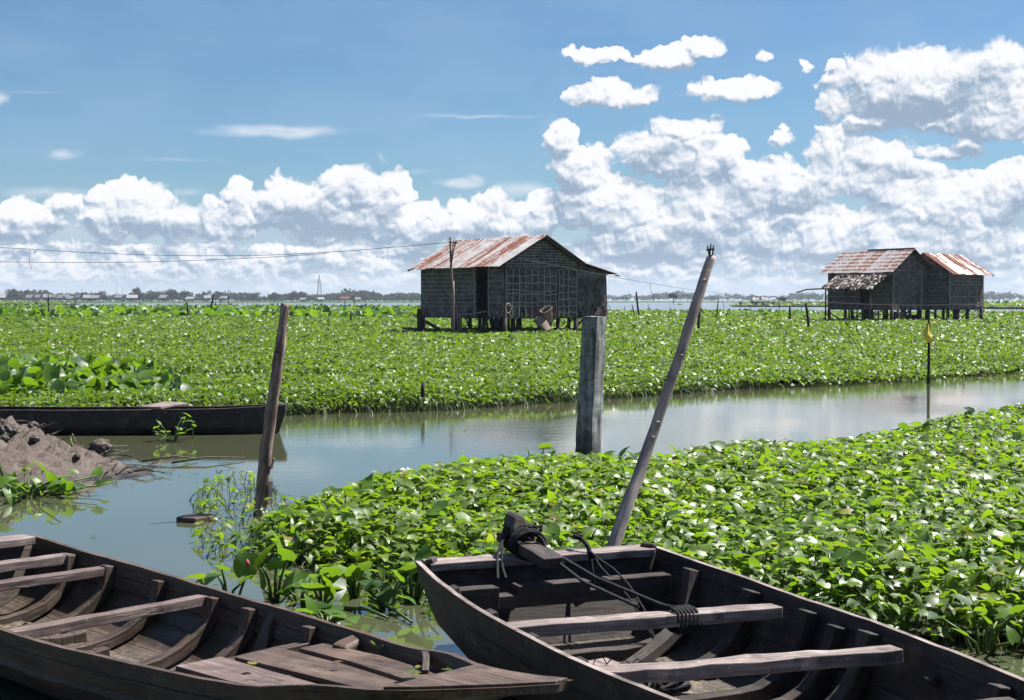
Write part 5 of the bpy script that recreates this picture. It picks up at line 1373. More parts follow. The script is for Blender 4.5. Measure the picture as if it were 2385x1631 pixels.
# back and far walls, floor
mb = MB(); wallpoly(mb, [(6.66, .1, zb), (6.72, Ln, zb), (6.62, Ln, 3.42), (6.62, .1, 3.42)], (1, 0, 0)); wallpoly(mb, [(6.66, Ln, zb), (0, Ln, zb), (0, Ln, 3.96), (2.3, Ln, zr - .06), (Wd, Ln, 3.9), (6.62, Ln, 3.42)], (0, 1, 0)); mb.build('rear_wall', M['palm_wall'], h1)
mb = MB(); mb.box((3.33, Ln / 2, zb - .0), (6.5, Ln - .1, .08)); mb.build('floor', M['stilt'], h1)
# roofs
tin('roof_slope', (-.66, Ln + .12, 3.66), (-.66, -.42, 3.66), (2.3, Ln + .05, 5.24), (2.32, -.45, 5.28), M['rust_a'], h1, split=.62, seed=2, jag=.05)
tin('roof_slope', (4.92, -.42, 3.86), (4.92, Ln + .3, 3.86), (2.33, -.45, 5.27), (2.33, Ln + .05, 5.23), M['rust_c'], h1, seed=5)
tin('leanto_roof', (7.15, -.30, 3.36), (7.15, Ln, 3.36), (4.55, -.35, 3.98), (4.55, Ln, 3.98), M['rust_c'], h1, seed=6)
tin('verge_sheet', (-.68, Ln + .28, 3.64), (-.68, Ln - .1, 3.65), (2.2, Ln + .3, 5.2), (2.25, Ln - .2, 5.22), M['zinc'], h1, seed=8)
tin('verge_sheet', (-.68, .42, 3.685), (-.68, -.46, 3.685), (1.9, .42, 5.085), (1.9, -.47, 5.085), M['zinc'], h1, seed=9)
# rafter ends, verge pole
mb = MB(); mb.beam((-.6, -.3, 3.60), (2.3, -.3, 5.18), .05, .07); mb.beam((2.3, -.3, 5.18), (4.85, -.3, 3.80), .05, .07); mb.build('verge_rafter', M['stilt'], h1)
mb = MB(); mb.beam((-.70, Ln + .2, 3.58), (-.35, Ln + .15, 3.70), .08, .08); mb.build('rafter_end', M['stilt'], h1); mb = MB(); mb.beam((7.0, -.2, 3.30), (7.28, -.25, 3.27), .06, .06); mb.build('rafter_end', M['stilt'], h1)
# stilts
for (x, y, r) in ((.05, Ln - .1, .13), (.05, 4.3, .13), (.05, 3.95, .11), (.1, 1.9, .1), (.05, .05, .12), (2.3, .15, .12), (2.6, .1, .09), (Wd, .1, .12), (4.4, .4, .10), (6.5, .2, .10), (3.2, Ln, .12), (6.5, Ln, .12), (3.3, 3.7, .12), (6.4, 3.8, .11), (1.2, 3.8, .1), (1.0, 2.2, .1), (1.4, 1.6, .1), (1.9, 1.3, .12), (1.1, .8, .12)):
    stilt(h1, x, y, -.3, zb, r)
stilt(h1, -.42, Ln - .5, -.3, zb + .42, .14, name='porch_post'); stilt(h1, -.6, 2.95, -.3, zb + .3, .07, name='porch_post', mat='bark')
brace(h1, (.1, Ln - .3, zb - .25), (.1, Ln - 1.9, .38), .12); brace(h1, (.1, 1.5, zb), (.1, 2.4, .35), .09); brace(h1, (.1, 3.5, zb), (.1, 3.1, .4), .06); brace(h1, (3.7, .1, .42), (4.5, .1, zb), .06); brace(h1, (4.45, .2, .4), (5.3, .2, zb), .08)
brace(h1, (2.8, .3, .35), (3.4, .3, zb), .07); brace(h1, (.1, 4.2, .72), (.1, 2.2, .70), .05)
brace(h1, (-.1, Ln + 1.6, .50), (-.1, 3.0, .40), .12, name='ground_beam'); brace(h1, (-.1, 2.9, .40), (-.05, .4, .42), .10, name='ground_beam'); brace(h1, (.2, -.02, .40), (5.0, -.02, .40), .09, name='ground_beam')
# porch rail of pale pipe and scraps of cloth under the door
mb = MB(); mb.tube([(-.62, 3.05, zb + .16), (-.4, 2.2, zb + .2), (-.2, 1.3, zb + .32)], .03, 6); mb.tube([(-.62, 3.2, zb + .18), (-.75, 3.0, .35)], .025, 6); mb.build('pipe_rail', M['white'], h1)
for i, (y, z, a) in enumerate(((.55, 1.30, .13), (.85, 1.05, .11), (1.15, 1.14, .08), (.42, 1.0, .06))):
    mb = MB(); b = Vector((-.08, y, z)); mb.slab([b, b + Vector((0, -a, .05)), b + Vector((.02, -a * .8, .05 + a * 1.5)), b + Vector((.02, .02, a * 1.3))], .006); mb.build('rag', M['white'], h1)
mb = MB(); 
for k in range(26): 
    a = Vector((.35 + g.uniform(-.2, .3), 1.2 + g.uniform(-.6, .5), .35)); mb.beam(a, a + Vector((g.uniform(-.1, .3), g.uniform(-.4, .4), zb - .3)), .09, .09)
mb.build('stacked_firewood', M['stake'], h1)

def house_world(h, p):
    a = h.rotation_euler.z; c, s_ = math.cos(a), math.sin(a); return Vector((h.location.x + p[0] * c - p[1] * s_, h.location.y + p[0] * s_ + p[1] * c, p[2]))
# hoop and baskets hanging on the hut front
c = house_world(h1, (.12, -.14, 1.62)); r = empty('landing_net', c, GAZ); tag(r, 'round hoop net hung on the corner of the thatched hut', 'net')
mb = MB(); mb.tube([Vector((.17 * math.cos(a), 0, .235 * math.sin(a))) for a in [i * 6.2832 / 24 for i in range(25)]], .016, 6); mb.build('hoop', M['batten'], r)
mb = MB()
for k in range(9): mb.tube([Vector((-.16, .0, .1 - .03 * k)), Vector((-.7, .05, .0 - .02 * k)), Vector((-1.0, .1, -.25 + .02 * k))][:2], .004, 3)
mb.build('mesh', M['wire'], r)
def basket(loc, Lb, Rb, rx, ry, lab):
    r = empty('fish_basket', loc, GAZ); tag(r, lab, 'basket', None); mb = MB(); n = 16; rows = 9; vs = []; fs = []
    for j in range(rows + 1):
        t = j / rows; k = .80 + .25 * t - .05 * math.sin(t * 9)
        for i in range(n):
            a = i * 6.2832 / n; sq = (abs(math.cos(a)) ** 4 + abs(math.sin(a)) ** 4) ** -.25
            wob = 1 + .025 * ((i + j) % 2)
            vs.append(Vector((Rb * k * sq * math.cos(a) * wob, Rb * .62 * k * sq * math.sin(a) * wob, Lb * (t - .5))))
    for j in range(rows):
        for i in range(n): fs.append([j * n + i, j * n + (i + 1) % n, (j + 1) * n + (i + 1) % n, (j + 1) * n + i])
    fs.append(list(range(n))[::-1])
    R_ = Matrix.Rotation(rx, 4, 'Y') @ Matrix.Rotation(ry, 4, 'X'); vs = [R_ @ v for v in vs]
    mb.add(vs, fs, [[(vs[i].x * 3, vs[i].z * 3) for i in f] for f in fs]); o = mb.build('weave', M['basket'], r)
    so_ = o.modifiers.new('th', 'SOLIDIFY'); so_.thickness = .02
    mb = MB(); ring = [R_ @ Vector((Rb * 1.07 * (abs(math.cos(a)) ** 4 + abs(math.sin(a)) ** 4) ** -.25 * math.cos(a), Rb * .66 * (abs(math.cos(a)) ** 4 + abs(math.sin(a)) ** 4) ** -.25 * math.sin(a), Lb / 2)) for a in [i * 6.2832 / 24 for i in range(25)]]
    mb.tube(ring, .022, 6); mb.build('rim', M['basket'], r); return r
basket(house_world(h1, (2.28, -.50, 1.22)), .78, .30, math.radians(-28), math.radians(18), 'upper one of two woven baskets hanging at the hut front')
basket(house_world(h1, (1.92, -.62, .80)), .85, .26, math.radians(-24), math.radians(-35), 'lower woven basket with its open mouth facing out, under the hut front')

# ================= double hut on the right: main house
h2 = empty('stilt_house', (28.9, 114, 0), GAZ); tag(h2, 'dark stilt hut with patchy rusted tin roof and a shaggy thatch awning', 'stilt house')
zb, ze, zr, W2, L2 = 1.3, 4.36, 5.86, 4.25, 6.35
mb = MB()
lo = ragged((0, L2), (0, 3.05), zb, 0, .06, 14, 21); wallpoly(mb, lo + [(0, 3.05, ze), (0, L2, ze)], N0)
lo = ragged((0, 1.95), (0, 0), zb, 0, .06, 8, 22); wallpoly(mb, lo + [(0, 0, ze), (0, 1.95, ze)], N0)
wallpoly(mb, [(0, 3.05, 3.35), (0, 1.95, 3.35), (0, 1.95, ze), (0, 3.05, ze)], N0); wallpoly(mb, [(0, 3.05, zb), (0, 1.95, zb), (0, 1.95, 1.7), (0, 3.05, 1.7)], N0)
battens(mb, (0, 1.9), (0, .1), [(zb + .5 + .33 * k, 0, 1) for k in range(5)], N0, .016, 1, .02, 23); battens(mb, (0, L2), (0, 3.1), [(2.3, 0, 1), (1.9, 0, 1), (2.7, .1, .9)], N0, .014, 1, .02, 24)
mb.build('long_wall', [M['palm_wall'], M['batten']], h2)
mb = MB(); lo = ragged((0, 0), (W2, 0), zb, 0, .05, 14, 25); wallpoly(mb, lo + [(W2, 0, ze), (W2 / 2, 0, zr - .08), (0, 0, ze)], N1)
battens(mb, (0, 0), (W2, 0), [(4.30, .02, .82)], N1, .016, 1, .01, 26); uprights(mb, (0, 0), (W2, 0), [.01, .80, .835], zb, 4.28, N1, .02, 1, 27)
mb.build('gable_wall', [M['palm_wall_lit'], M['batten']], h2)
mb = MB(); wallpoly(mb, [(W2, 0, zb), (W2, L2, zb), (W2, L2, ze), (W2, 0, ze)], (1, 0, 0)); wallpoly(mb, [(W2, L2, zb), (0, L2, zb), (0, L2, ze), (W2 / 2, L2, zr - .08), (W2, L2, ze)], (0, 1, 0)); mb.build('rear_wall', M['palm_wall'], h2)
mb = MB(); mb.box((W2 / 2, L2 / 2, zb), (W2 - .1, L2 - .1, .08)); mb.build('floor', M['stilt'], h2)
tin('roof_slope', (-.50, L2 + .55, 4.14), (-.50, -.42, 4.14), (W2 / 2, L2 + .3, 5.93), (W2 / 2, -.45, 5.97), M['rust_b'], h2, pitch=.16, amp=.01, seed=11, jag=.04)
tin('roof_slope', (W2 + .75, -.45, 4.02), (W2 + .75, L2 + .3, 4.02), (W2 / 2 + .02, -.45, 5.96), (W2 / 2 + .02, L2 + .3, 5.92), M['rust_c'], h2, pitch=.16, amp=.01, seed=12)
mb = MB(); mb.tube([(W2 / 2, -.42, 6.0), (W2 / 2, 1.8, 5.99), (W2 / 2, 4.1, 5.97)], .05, 6, .2); mb.build('ridge_pole', M['stilt'], h2)
mb = MB(); mb.beam((W2 / 2, -.36, 5.90), (W2 + .7, -.36, 3.98), .04, .14); mb.build('verge_board', M['stake'], h2)
# thatch awning
n = 2400; u = RNG.uniform(-.02, 1.0, n); v = RNG.uniform(0, 1, n) ** .9
yy = .12 + 4.75 * u; xx = -.05 - 2.35 * v; zz = 4.22 - 1.22 * v + .03 * RNG.normal(0, 1, n)
shag = (np.array([(-.20, 0, 0), (.20, 0, 0), (.10, 1, -.06), (-.14, .9, .03)]), np.array([(0, 1, 2), (0, 2, 3)]))
o = scatter('awning', np.stack([xx, yy, zz], 1), RNG.uniform(.22, .42, n), np.pi / 2 + RNG.normal(0, .35, n), -.47 + RNG.normal(0, .16, n), RNG.normal(0, .3, n), shag, M['thatch'], None, h2, False)
mb = MB(); mb.slab([(0, 4.85, 4.14), (0, .15, 4.14), (-2.3, .15, 2.95), (-2.3, 4.85, 2.95)], .05); mb.build('awning_backing', M['stilt'], h2)
mb = MB(); mb.tube([(-2.3, -.1, 2.93), (-2.32, 3.0, 2.93), (-2.35, 5.2, 2.90), (-2.4, 6.4, 2.86), (-2.5, 7.4, 2.62)], .055, 6, .15); mb.build('awning_pole', M['stilt'], h2)
for y in (.25, 2.55, 4.6): stilt(h2, -2.25, y, -.3, 2.95, .06 if y > .3 else .10, name='awning_post')
for (x, y, r) in ((.05, L2 - .1, .13), (.05, 4.6, .09), (.05, 3.9, .13), (.05, 2.3, .13), (.1, 2.0, .12), (.05, .05, .14), (.8, .05, .1), (1.5, .1, .1), (2.2, .05, .13), (3.2, .08, .1), (W2, .05, .14), (2.1, 2.2, .13), (2.1, 4.3, .13), (W2, 2.2, .13), (W2, 4.2, .13), (W2, L2, .13), (2.1, L2, .13), (1.0, 3.3, .1), (-2.2, 1.5, .06), (-1.2, .3, .06), (-1.6, 2.8, .06)):
    stilt(h2, x, y, -.3, zb, r, mat='stake')
for a, b, w in (((.1, L2 - .2, 1.0), (.1, L2 - 1.4, .36), .08), ((.1, 4.4, .36), (.1, 2.8, 1.1), .08), ((.1, 4.0, 1.05), (.1, 2.6, 1.0), .06), ((.1, 4.4, .74), (.1, 2.5, .76), .06), ((-.6, 2.0, .4), (-.4, 1.2, 1.2), .08), ((-.6, 1.6, .4), (-.4, .9, 1.2), .07), ((.0, 5.0, .40), (.0, -.1, .44), .12), ((0, .1, .9), (0, 2.0, .95), .06),
                ((.2, .0, .43), (W2, .0, .43), .12), ((1.2, .1, .45), (2.2, .1, 1.25), .09), ((2.6, .1, .45), (3.4, .1, 1.2), .07)):
    brace(h2, a, b, w, 'stake')
mb = MB(); mb.box((1.1, .25, .78), (1.3, .5, .72)); mb.box((2.9, .6, .66), (1.2, .7, .45)); mb.box((-.5, 1.5, .48), (1.2, 1.4, .08)); mb.build('stored_crate', M['stake'], h2, .02)

# ================= its neighbour at the right end
c3 = house_world(h2, (W2, -1.95, 0)); h3 = empty('stilt_house', c3, GAZ); tag(h3, 'plain dark stilt hut at far right with streaked tin roof, over open water', 'stilt house')
W3, L3, ze, zr = 4.35, 4.4, 4.15, 5.62
mb = MB(); lo = ragged((0, 0), (W3, 0), zb + .02, 0, .07, 22, 31); wallpoly(mb, lo + [(W3, 0, ze), (0, 0, ze)], N1)
battens(mb, (0, 0), (W3, 0), [(z, .01, .99) for z in (3.95, 3.72, 3.48, 3.25)] + [(2.3, .02, .95), (1.8, .0, .9), (1.6, .3, .99)], N1, .017, 1, .02, 32); uprights(mb, (0, 0), (W3, 0), [.01, .985], zb, ze, N1, .03, 1, 33)
mb.build('long_wall', [M['palm_wall_lit'], M['batten']], h3)
mb = MB(); lo = ragged((0, L3), (0, 0), zb, 0, .05, 12, 34); wallpoly(mb, lo + [(0, 0, ze), (0, L3 / 2, zr - .05), (0, L3, ze)], N0)
battens(mb, (0, 1.85), (0, .05), [(z, .0, .97) for z in (1.9, 2.4, 2.75, 3.0, 3.4, 4.0)], N0, .014, 1, .02, 35)
mb.build('gable_wall', [M['palm_wall'], M['batten']], h3)
mb = MB(); wallpoly(mb, [(W3, 0, zb), (W3, L3, zb), (W3, L3, ze), (W3, L3 / 2, zr), (W3, 0, ze)], (1, 0, 0)); wallpoly(mb, [(W3, L3, zb), (0, L3, zb), (0, L3, ze), (W3, L3, ze)], (0, 1, 0)); mb.build('rear_wall', M['palm_wall'], h3)
mb = MB(); mb.box((W3 / 2, L3 / 2, zb), (W3 - .1, L3 - .1, .08)); mb.build('floor', M['stilt'], h3)
tin('roof_slope', (-.1, -.50, 4.02), (W3 + .65, -.50, 3.98), (-.3, L3 / 2, 5.72), (W3 + .35, L3 / 2, 5.62), M['rust_c'], h3, pitch=.16, amp=.016, seed=14, jag=.05)
tin('roof_slope', (W3 + .5, L3 + .5, 4.0), (-.1, L3 + .5, 4.0), (W3 + .35, L3 / 2 + .02, 5.61), (-.3, L3 / 2 + .02, 5.71), M['rust_a'], h3, pitch=.16, amp=.016, seed=15)
mb = MB(); mb.beam((W3 + .62, -.52, 3.93), (W3 + .34, L3 / 2, 5.55), .05, .12); mb.build('verge_board', M['far_red'], h3)
for i, (x, y, r) in enumerate(((.05, .05, .12), (.9, .1, .12), (1.2, .05, .13), (2.45, .05, .14), (4.2, .05, .14), (.05, 1.9, .12), (.05, L3, .13), (2.3, 2.2, .12), (4.2, 2.2, .12), (2.3, L3, .12), (4.2, L3, .12))):
    stilt(h3, x, y, -.4, zb, r, mat='stake' if i % 2 else 'stilt', lean=(.05 if i % 3 else -.04, 0))
brace(h3, (1.25, .0, .35), (2.5, .0, 1.15), .07, 'stake'); brace(h3, (2.8, -.05, .35), (4.5, -.05, 1.25), .08, 'stake'); brace(h3, (0, .3, .4), (0, 1.8, 1.2), .07, 'stake'); brace(h3, (.2, 0, .9), (.9, 0, .45), .06, 'stake')
mb = MB(); g = random.Random(44)
for k in range(46):
    x = g.uniform(.1, 4.3); mb.beam((x, -.01, zb + .03), (x + g.uniform(-.06, .06), -.02, zb - g.uniform(.05, .32)), .03, .012)
for k in range(7): mb.tube([(3.3 + .1 * k, .02, zb), (3.35 + .12 * k, .02, zb - .2), (3.5 + .05 * k, .02, zb - .15 - .08 * k)], .012, 4)
mb.build('wall_fringe', M['stake'], h3)

# ---------------------------------------------------------------- wires, service pole
up = empty('service_pole', PD(1052, 775, 72.3)); tag(up, 'thin leaning wooden cable pole in front of the hut door wall', 'pole')
b0 = up.location.copy()
mb = MB(); D5 = 72.3
mb.tube([PD(1055, 782, D5) - b0, PD(1054, 720, D5) - b0, PD(1052, 660, D5) - b0, PD(1050, 600, D5) - b0, PD(1049, 552, D5) - b0], [.095, .085, .07, .055, .05], 8, .15); mb.build('shaft', M['bark'], up)
mb = MB(); mb.beam(PD(1045, 564, D5 - .08) - b0, PD(1066, 566, D5 - .08) - b0, .05, .05); mb.tube([PD(1052, 612, D5 - .06) - b0, PD(1056, 585, D5 - .06) - b0, PD(1063, 559, D5 - .06) - b0], .03, 6); mb.tube([PD(1051, 600, D5 - .1) - b0, PD(1057, 560, D5 - .1) - b0], .02, 6); mb.build('crossarm', M['stake'], up)
mb = MB(); mb.tube([PD(1056, 780, D5 - .1) - b0, PD(1057, 690, D5 - .1) - b0, PD(1056, 655, D5 - .1) - b0], .035, 6, .2); mb.build('splint', M['pole'], up)
def wire(pts, label, r=.014, drops=()):
    b = Vector(pts[0]); mb = MB(); d = []
    P_ = [Vector(p) for p in pts]
    for i in range(len(P_) - 1):
        for t in range(8): d.append(P_[i].lerp(P_[i + 1], t / 8))
    d.append(P_[-1])
    for _ in range(6): d = [d[0]] + [(d[i - 1] + d[i] + d[i + 1]) / 3 for i in range(1, len(d) - 1)] + [d[-1]]
    mb.tube([p - b for p in d], r, 4); o = mb.build('cable', M['wire'], None, loc=b); tag(o, label, 'cable')
    for dr in drops:
        mb = MB(); mb.tube([Vector(p) - b for p in dr], r, 4); mb.build('loose_end', M['wire'], o)
    return o
W1 = lambda x, y: PD(x, y, 70 + (1048 - x) * .004)
wire([W1(-500, 560), W1(0, 576), W1(150, 586), W1(300, 593), W1(430, 596), W1(600, 596), W1(800, 586), W1(940, 574), W1(1048, 565)], 'upper overhead cable running from the cable pole to the left edge', .011,
     [[W1(68, 582), W1(70, 595), W1(68, 608), W1(73, 626)], [W1(82, 584), W1(80, 591), W1(86, 583)]])
W2_ = lambda x, y: PD(x, y, 72 + (1048 - x) * .004)
wire([W2_(-500, 605), W2_(0, 610), W2_(150, 612), W2_(330, 611), W2_(450, 607), W2_(600, 601), W2_(760, 591)], 'lower overhead cable sagging at the left, joining the upper one', .011)
W3_ = lambda x, y: PD(x, y, 76 + max(0, x - 1430) * .25)
wire([PD(1200, 601, 73.6), PD(1300, 620, 74.6), PD(1345, 629, 75.6), W3_(1428, 645), W3_(1520, 661), W3_(1620, 677), W3_(1750, 691)], 'thin cable running right from the thatched hut toward the ruined shack', .011,
     [[W3_(1514, 660), W3_(1515, 672), W3_(1519, 683), W3_(1521, 696)]])
ya = house_world(h2, (-2.4, 6.3, 0)).y
wire([PD(1907, 704, 110.0), PD(1990, 708, 110), PD(2077, 711, 110), PD(2160, 711.5, 110), PD(2290, 709, 110), PD(2292, 709, 111)], 'pale line strung across the front of the double hut', .02)

# ---------------------------------------------------------------- stakes in the meadow and the lake
ST = [  # x top, y top, x base, y base, radius, where
 (112, 680, 113, 738, .075, .35, 'stout straight stake in the meadow near the left edge'), (177, 698, 170, 720, .13, .3, 'thick stump leaning right at the lake edge, near left'), (323, 684, 327, 715, .10, .3, 'stake leaning left at the lake edge in front of the village'),
 (417, 698, 417.5, 718, .06, .3, 'short dark stake at the lake edge below the village roofs'), (435, 703, 440.5, 741, .09, .35, 'short stake leaning left in the meadow, left part'), (499, 686, 483, 736, .11, .35, 'stake tilted strongly to the right in the meadow'),
 (531, 675, 531.5, 716, .10, .3, 'tallest straight stake left of the bark-covered post'), (574.5, 685, 575, 716, .05, .3, 'thin stake just right of the tallest left stake'), (564, 705, 567, 716, .07, .3, 'short leaning stake between the tallest stake and the thin one'),
 (81, 695, 81, 718, .045, .3, 'thin stake in the lake just left of the stout left stake'), (51.5, 700, 52, 712.5, .05, .3, 'small stake in the lake near the left edge'), (34, 702, 35, 712, .05, .3, 'second small stake in the lake from the left edge'), (16, 702, 17, 712, .05, .3, 'small stake in the lake closest to the left edge'),
 (120.5, 700, 121, 712, .05, .3, 'thin lake stake just right of the stout left stake'), (143, 705, 144, 716, .08, .3, 'short dark stump left of the thick leaning stump'), (155, 700, 157, 716, .06, .3, 'leaning thin stake beside the thick leaning stump'), (232.5, 704, 233, 716, .045, .3, 'lone thin stake in the open lake right of the thick leaning stump'),
 (404.5, 705, 405, 717, .06, .3, 'pale short stake at the lake edge left of the short dark stake'), (457, 710, 457.5, 717, .04, .3, 'tiny stake right of the short leaning meadow stake'), (472, 708, 474, 716, .06, .3, 'small stump left of the strongly tilted stake'), (527, 709, 527.5, 716, .05, .3, 'tiny stump at the foot of the tallest left stake'),
 (565, 704, 568, 715.5, .05, .3, 'short stake in the lake left of the bark-covered post'), (598, 709, 598.5, 716, .05, .3, 'tiny stake left of the bark-covered post'), (646, 704, 649.5, 716, .05, .3, 'leaning thin stake hugging the bark-covered post'),
 (705, 711, 705.5, 720, .05, .3, 'tiny stake right of the bark-covered post'), (729, 706, 729.5, 719, .09, .3, 'short bent stump in the lake right of the bark-covered post'), (770, 704, 771, 716, .05, .3, 'pale thin stake in the lake below the lattice mast'),
 (804.5, 701, 805, 717, .10, .3, 'short dark stake left of the pair near the hut'), (824.5, 685, 825.5, 718.5, .11, .3, 'tall straight stake at the lake edge left of the hut'), (817, 725, 817.5, 754, .07, .35, 'grey stake in the meadow left of the thatched hut'), (893, 713, 894, 719, .05, .3, 'tiny stake in the lake nearest the thatched hut'),
 (1482, 679.5, 1491.5, 737, .10, .35, 'thick dark stake right of the thatched hut'), (1472, 710, 1479.5, 738, .06, .35, 'short curved stake beside the thick dark one'), (1418, 710, 1425, 725, .06, .3, 'thin stake by the right wall of the thatched hut'), (1454.5, 714, 1455, 725, .06, .3, 'short stump in the lake right of the thatched hut'),
 (1509.5, 708, 1510, 725, .05, .3, 'thin stake in the lake right of the thick dark one'), (1561, 717, 1562, 728, .07, .3, 'short stump left of the leaning pole'), (1631, 710, 1627, 773, .075, .35, 'dark stake just right of the leaning pole'),
 (1673, 698, 1670, 740, .06, .35, 'tall thin stake left of the ruined shack'), (1683, 698, 1687, 728, .035, .3, 'very thin leaning stake left of the ruined shack'), (1749, 713, 1748, 729, .05, .3, 'thin stake under the ruined shack'), (1782, 714, 1785, 727, .05, .3, 'thin tilted stake right of the ruined shack'),
 (1815, 706, 1815.5, 731, .05, .3, 'slender stake left of the short stout one'), (1839.7, 713, 1838, 749, .09, .35, 'stout straight stake left of the double hut'), (1877, 706, 1885, 768, .085, .35, 'stake tilted left in front of the double hut'), (1868, 712, 1866, 726, .05, .3, 'thin stake in the lake beside the double hut'),
 (2357, 712, 2357, 726, .05, .3, 'thin stake at the right lake edge, left of a pair'), (2368, 712, 2368, 729, .05, .3, 'middle stake at the far right lake edge'), (2381, 714, 2381.5, 733, .05, .3, 'stake closest to the right edge of the lake')]
for (x0, y0, x1, y1, r, zb_, lab) in ST:
    Dd = F * (HC - zb_) / (y1 - 700); b = PD(x1, y1 + (2 if Dd < 200 else 1), Dd); t = PD(x0, y0, Dd)
    b.z = -.2; k = Dd / 100
    mid = b.lerp(t, .5) + Vector((.03 * k * RNG.normal(), 0, 0))
    pole('stake', [b, mid, t], [r * 1.05, r, r * .8], M['stake'], lab, 'stake', 'stakes standing in the meadow and lake', n=6, jit=.2)
# ---------------------------------------------------------------- far shore
def strip(name, pts_near, pts_far, z, mat, x=None):
    m = MB(); n = len(pts_near)
    v = [(p.x, p.y, 0) for p in pts_near] + [(p.x, p.y, z) for p in [a.lerp(b, .06) for a, b in zip(pts_near, pts_far)]] + [(p.x, p.y, z) for p in pts_far] + [(p.x, p.y, -.1) for p in pts_far]
    f = [[k * n + i, k * n + i + 1, (k + 1) * n + i + 1, (k + 1) * n + i] for k in range(3) for i in range(n - 1)]
    m.add(v, f); return structure(m.build(name, mat))
g = random.Random(5)
xs = list(range(-900, 3400, 60))
strip('far_bank', [PD(x, 700, 1180 - 90 * (x < 250) + 260 * max(0, (x - 700) / 1700) + 25 * math.sin(x * .013)) for x in xs], [PD(x, 700, 3200) for x in xs], 1.0, M['bank'])
def islet(name, poly_near, poly_far, z, label, dens, size):
    pn = [PD(*a) for a in poly_near]; pf = [PD(*a) for a in poly_far]; ring = [Vector((p.x, p.y, 0)) for p in pn] + [Vector((p.x, p.y, 0)) for p in pf[::-1]]
    m = MB(); n = len(ring); m.add([(p.x, p.y, -.05) for p in ring] + [(p.x, p.y, z * .55) for p in ring], [[i, (i + 1) % n, n + (i + 1) % n, n + i] for i in range(n)] + [list(range(n, 2 * n))]); o = m.build(name, M['bed'])
    xsn = [p.x for p in ring]; ysn = [p.y for p in ring]; x, y = rand_in([(p.x, p.y) for p in ring], dens, min(xsn), max(xsn), min(ysn), max(ysn))
    scatter('tufts', np.stack([x, y, z * RNG.uniform(.4, 1.0, len(x))], 1), RNG.uniform(*size, len(x)), RNG.uniform(0, 6.28, len(x)), RNG.normal(.2, .5, len(x)), RNG.normal(0, .4, len(x)), tri2_leaf(), M['leaf_far'], None, o)
    return stuff(o, label, 'floating plants')
islet('weed_raft', [(1705, 700, 470), (1760, 700, 460), (1900, 700, 455), (2100, 700, 440), (2320, 700, 345), (2600, 700, 330)], [(1705, 700, 500), (1760, 700, 640), (1900, 700, 680), (2100, 700, 680), (2320, 700, 560), (2600, 700, 560)], .75, 'long green raft of weed in the lake left and right of the double hut', .10, (1.0, 2.2))
islet('weed_raft', [(-300, 700, 720), (60, 700, 700), (185, 700, 690)], [(-300, 700, 1000), (60, 700, 1000), (185, 700, 720)], .7, 'green raft of weed along the far left lake shore', .05, (1.2, 2.4))
for i, (x, w, D_, lab) in enumerate(((268, 10, 620, 'tiny weed islet in the lake, first right of the left raft'), (288, 12, 660, 'weed islet beside the tiny first one'), (333, 22, 700, 'flat weed islet behind the leaning lake stake'), (509, 12, 640, 'weed islet left of the tallest stake'), (537, 8, 640, 'weed islet right of the tallest stake'),
                             (633, 9, 640, 'weed islet left of the bark-covered post'), (735, 10, 560, 'weed islet beside the bent stump'), (810, 9, 420, 'weed islet left of the tall stake near the hut'), (1583, 12, 640, 'weed islet left of the leaning pole'))):
    b = PD(x, 700, D_); b.z = 0; n = 40; hw = w / 2 / F * D_
    o = scatter('weed_islet', np.stack([RNG.normal(0, hw * .5, n), RNG.normal(0, hw * .6, n), RNG.uniform(.05, .55, n)], 1), RNG.uniform(.4, .9, n), RNG.uniform(0, 6.28, n), RNG.normal(.2, .5, n), RNG.normal(0, .4, n), tri2_leaf(), M['leaf_far']); o.location = b; tag(o, lab, 'weed islet', 'weed islets on the lake')

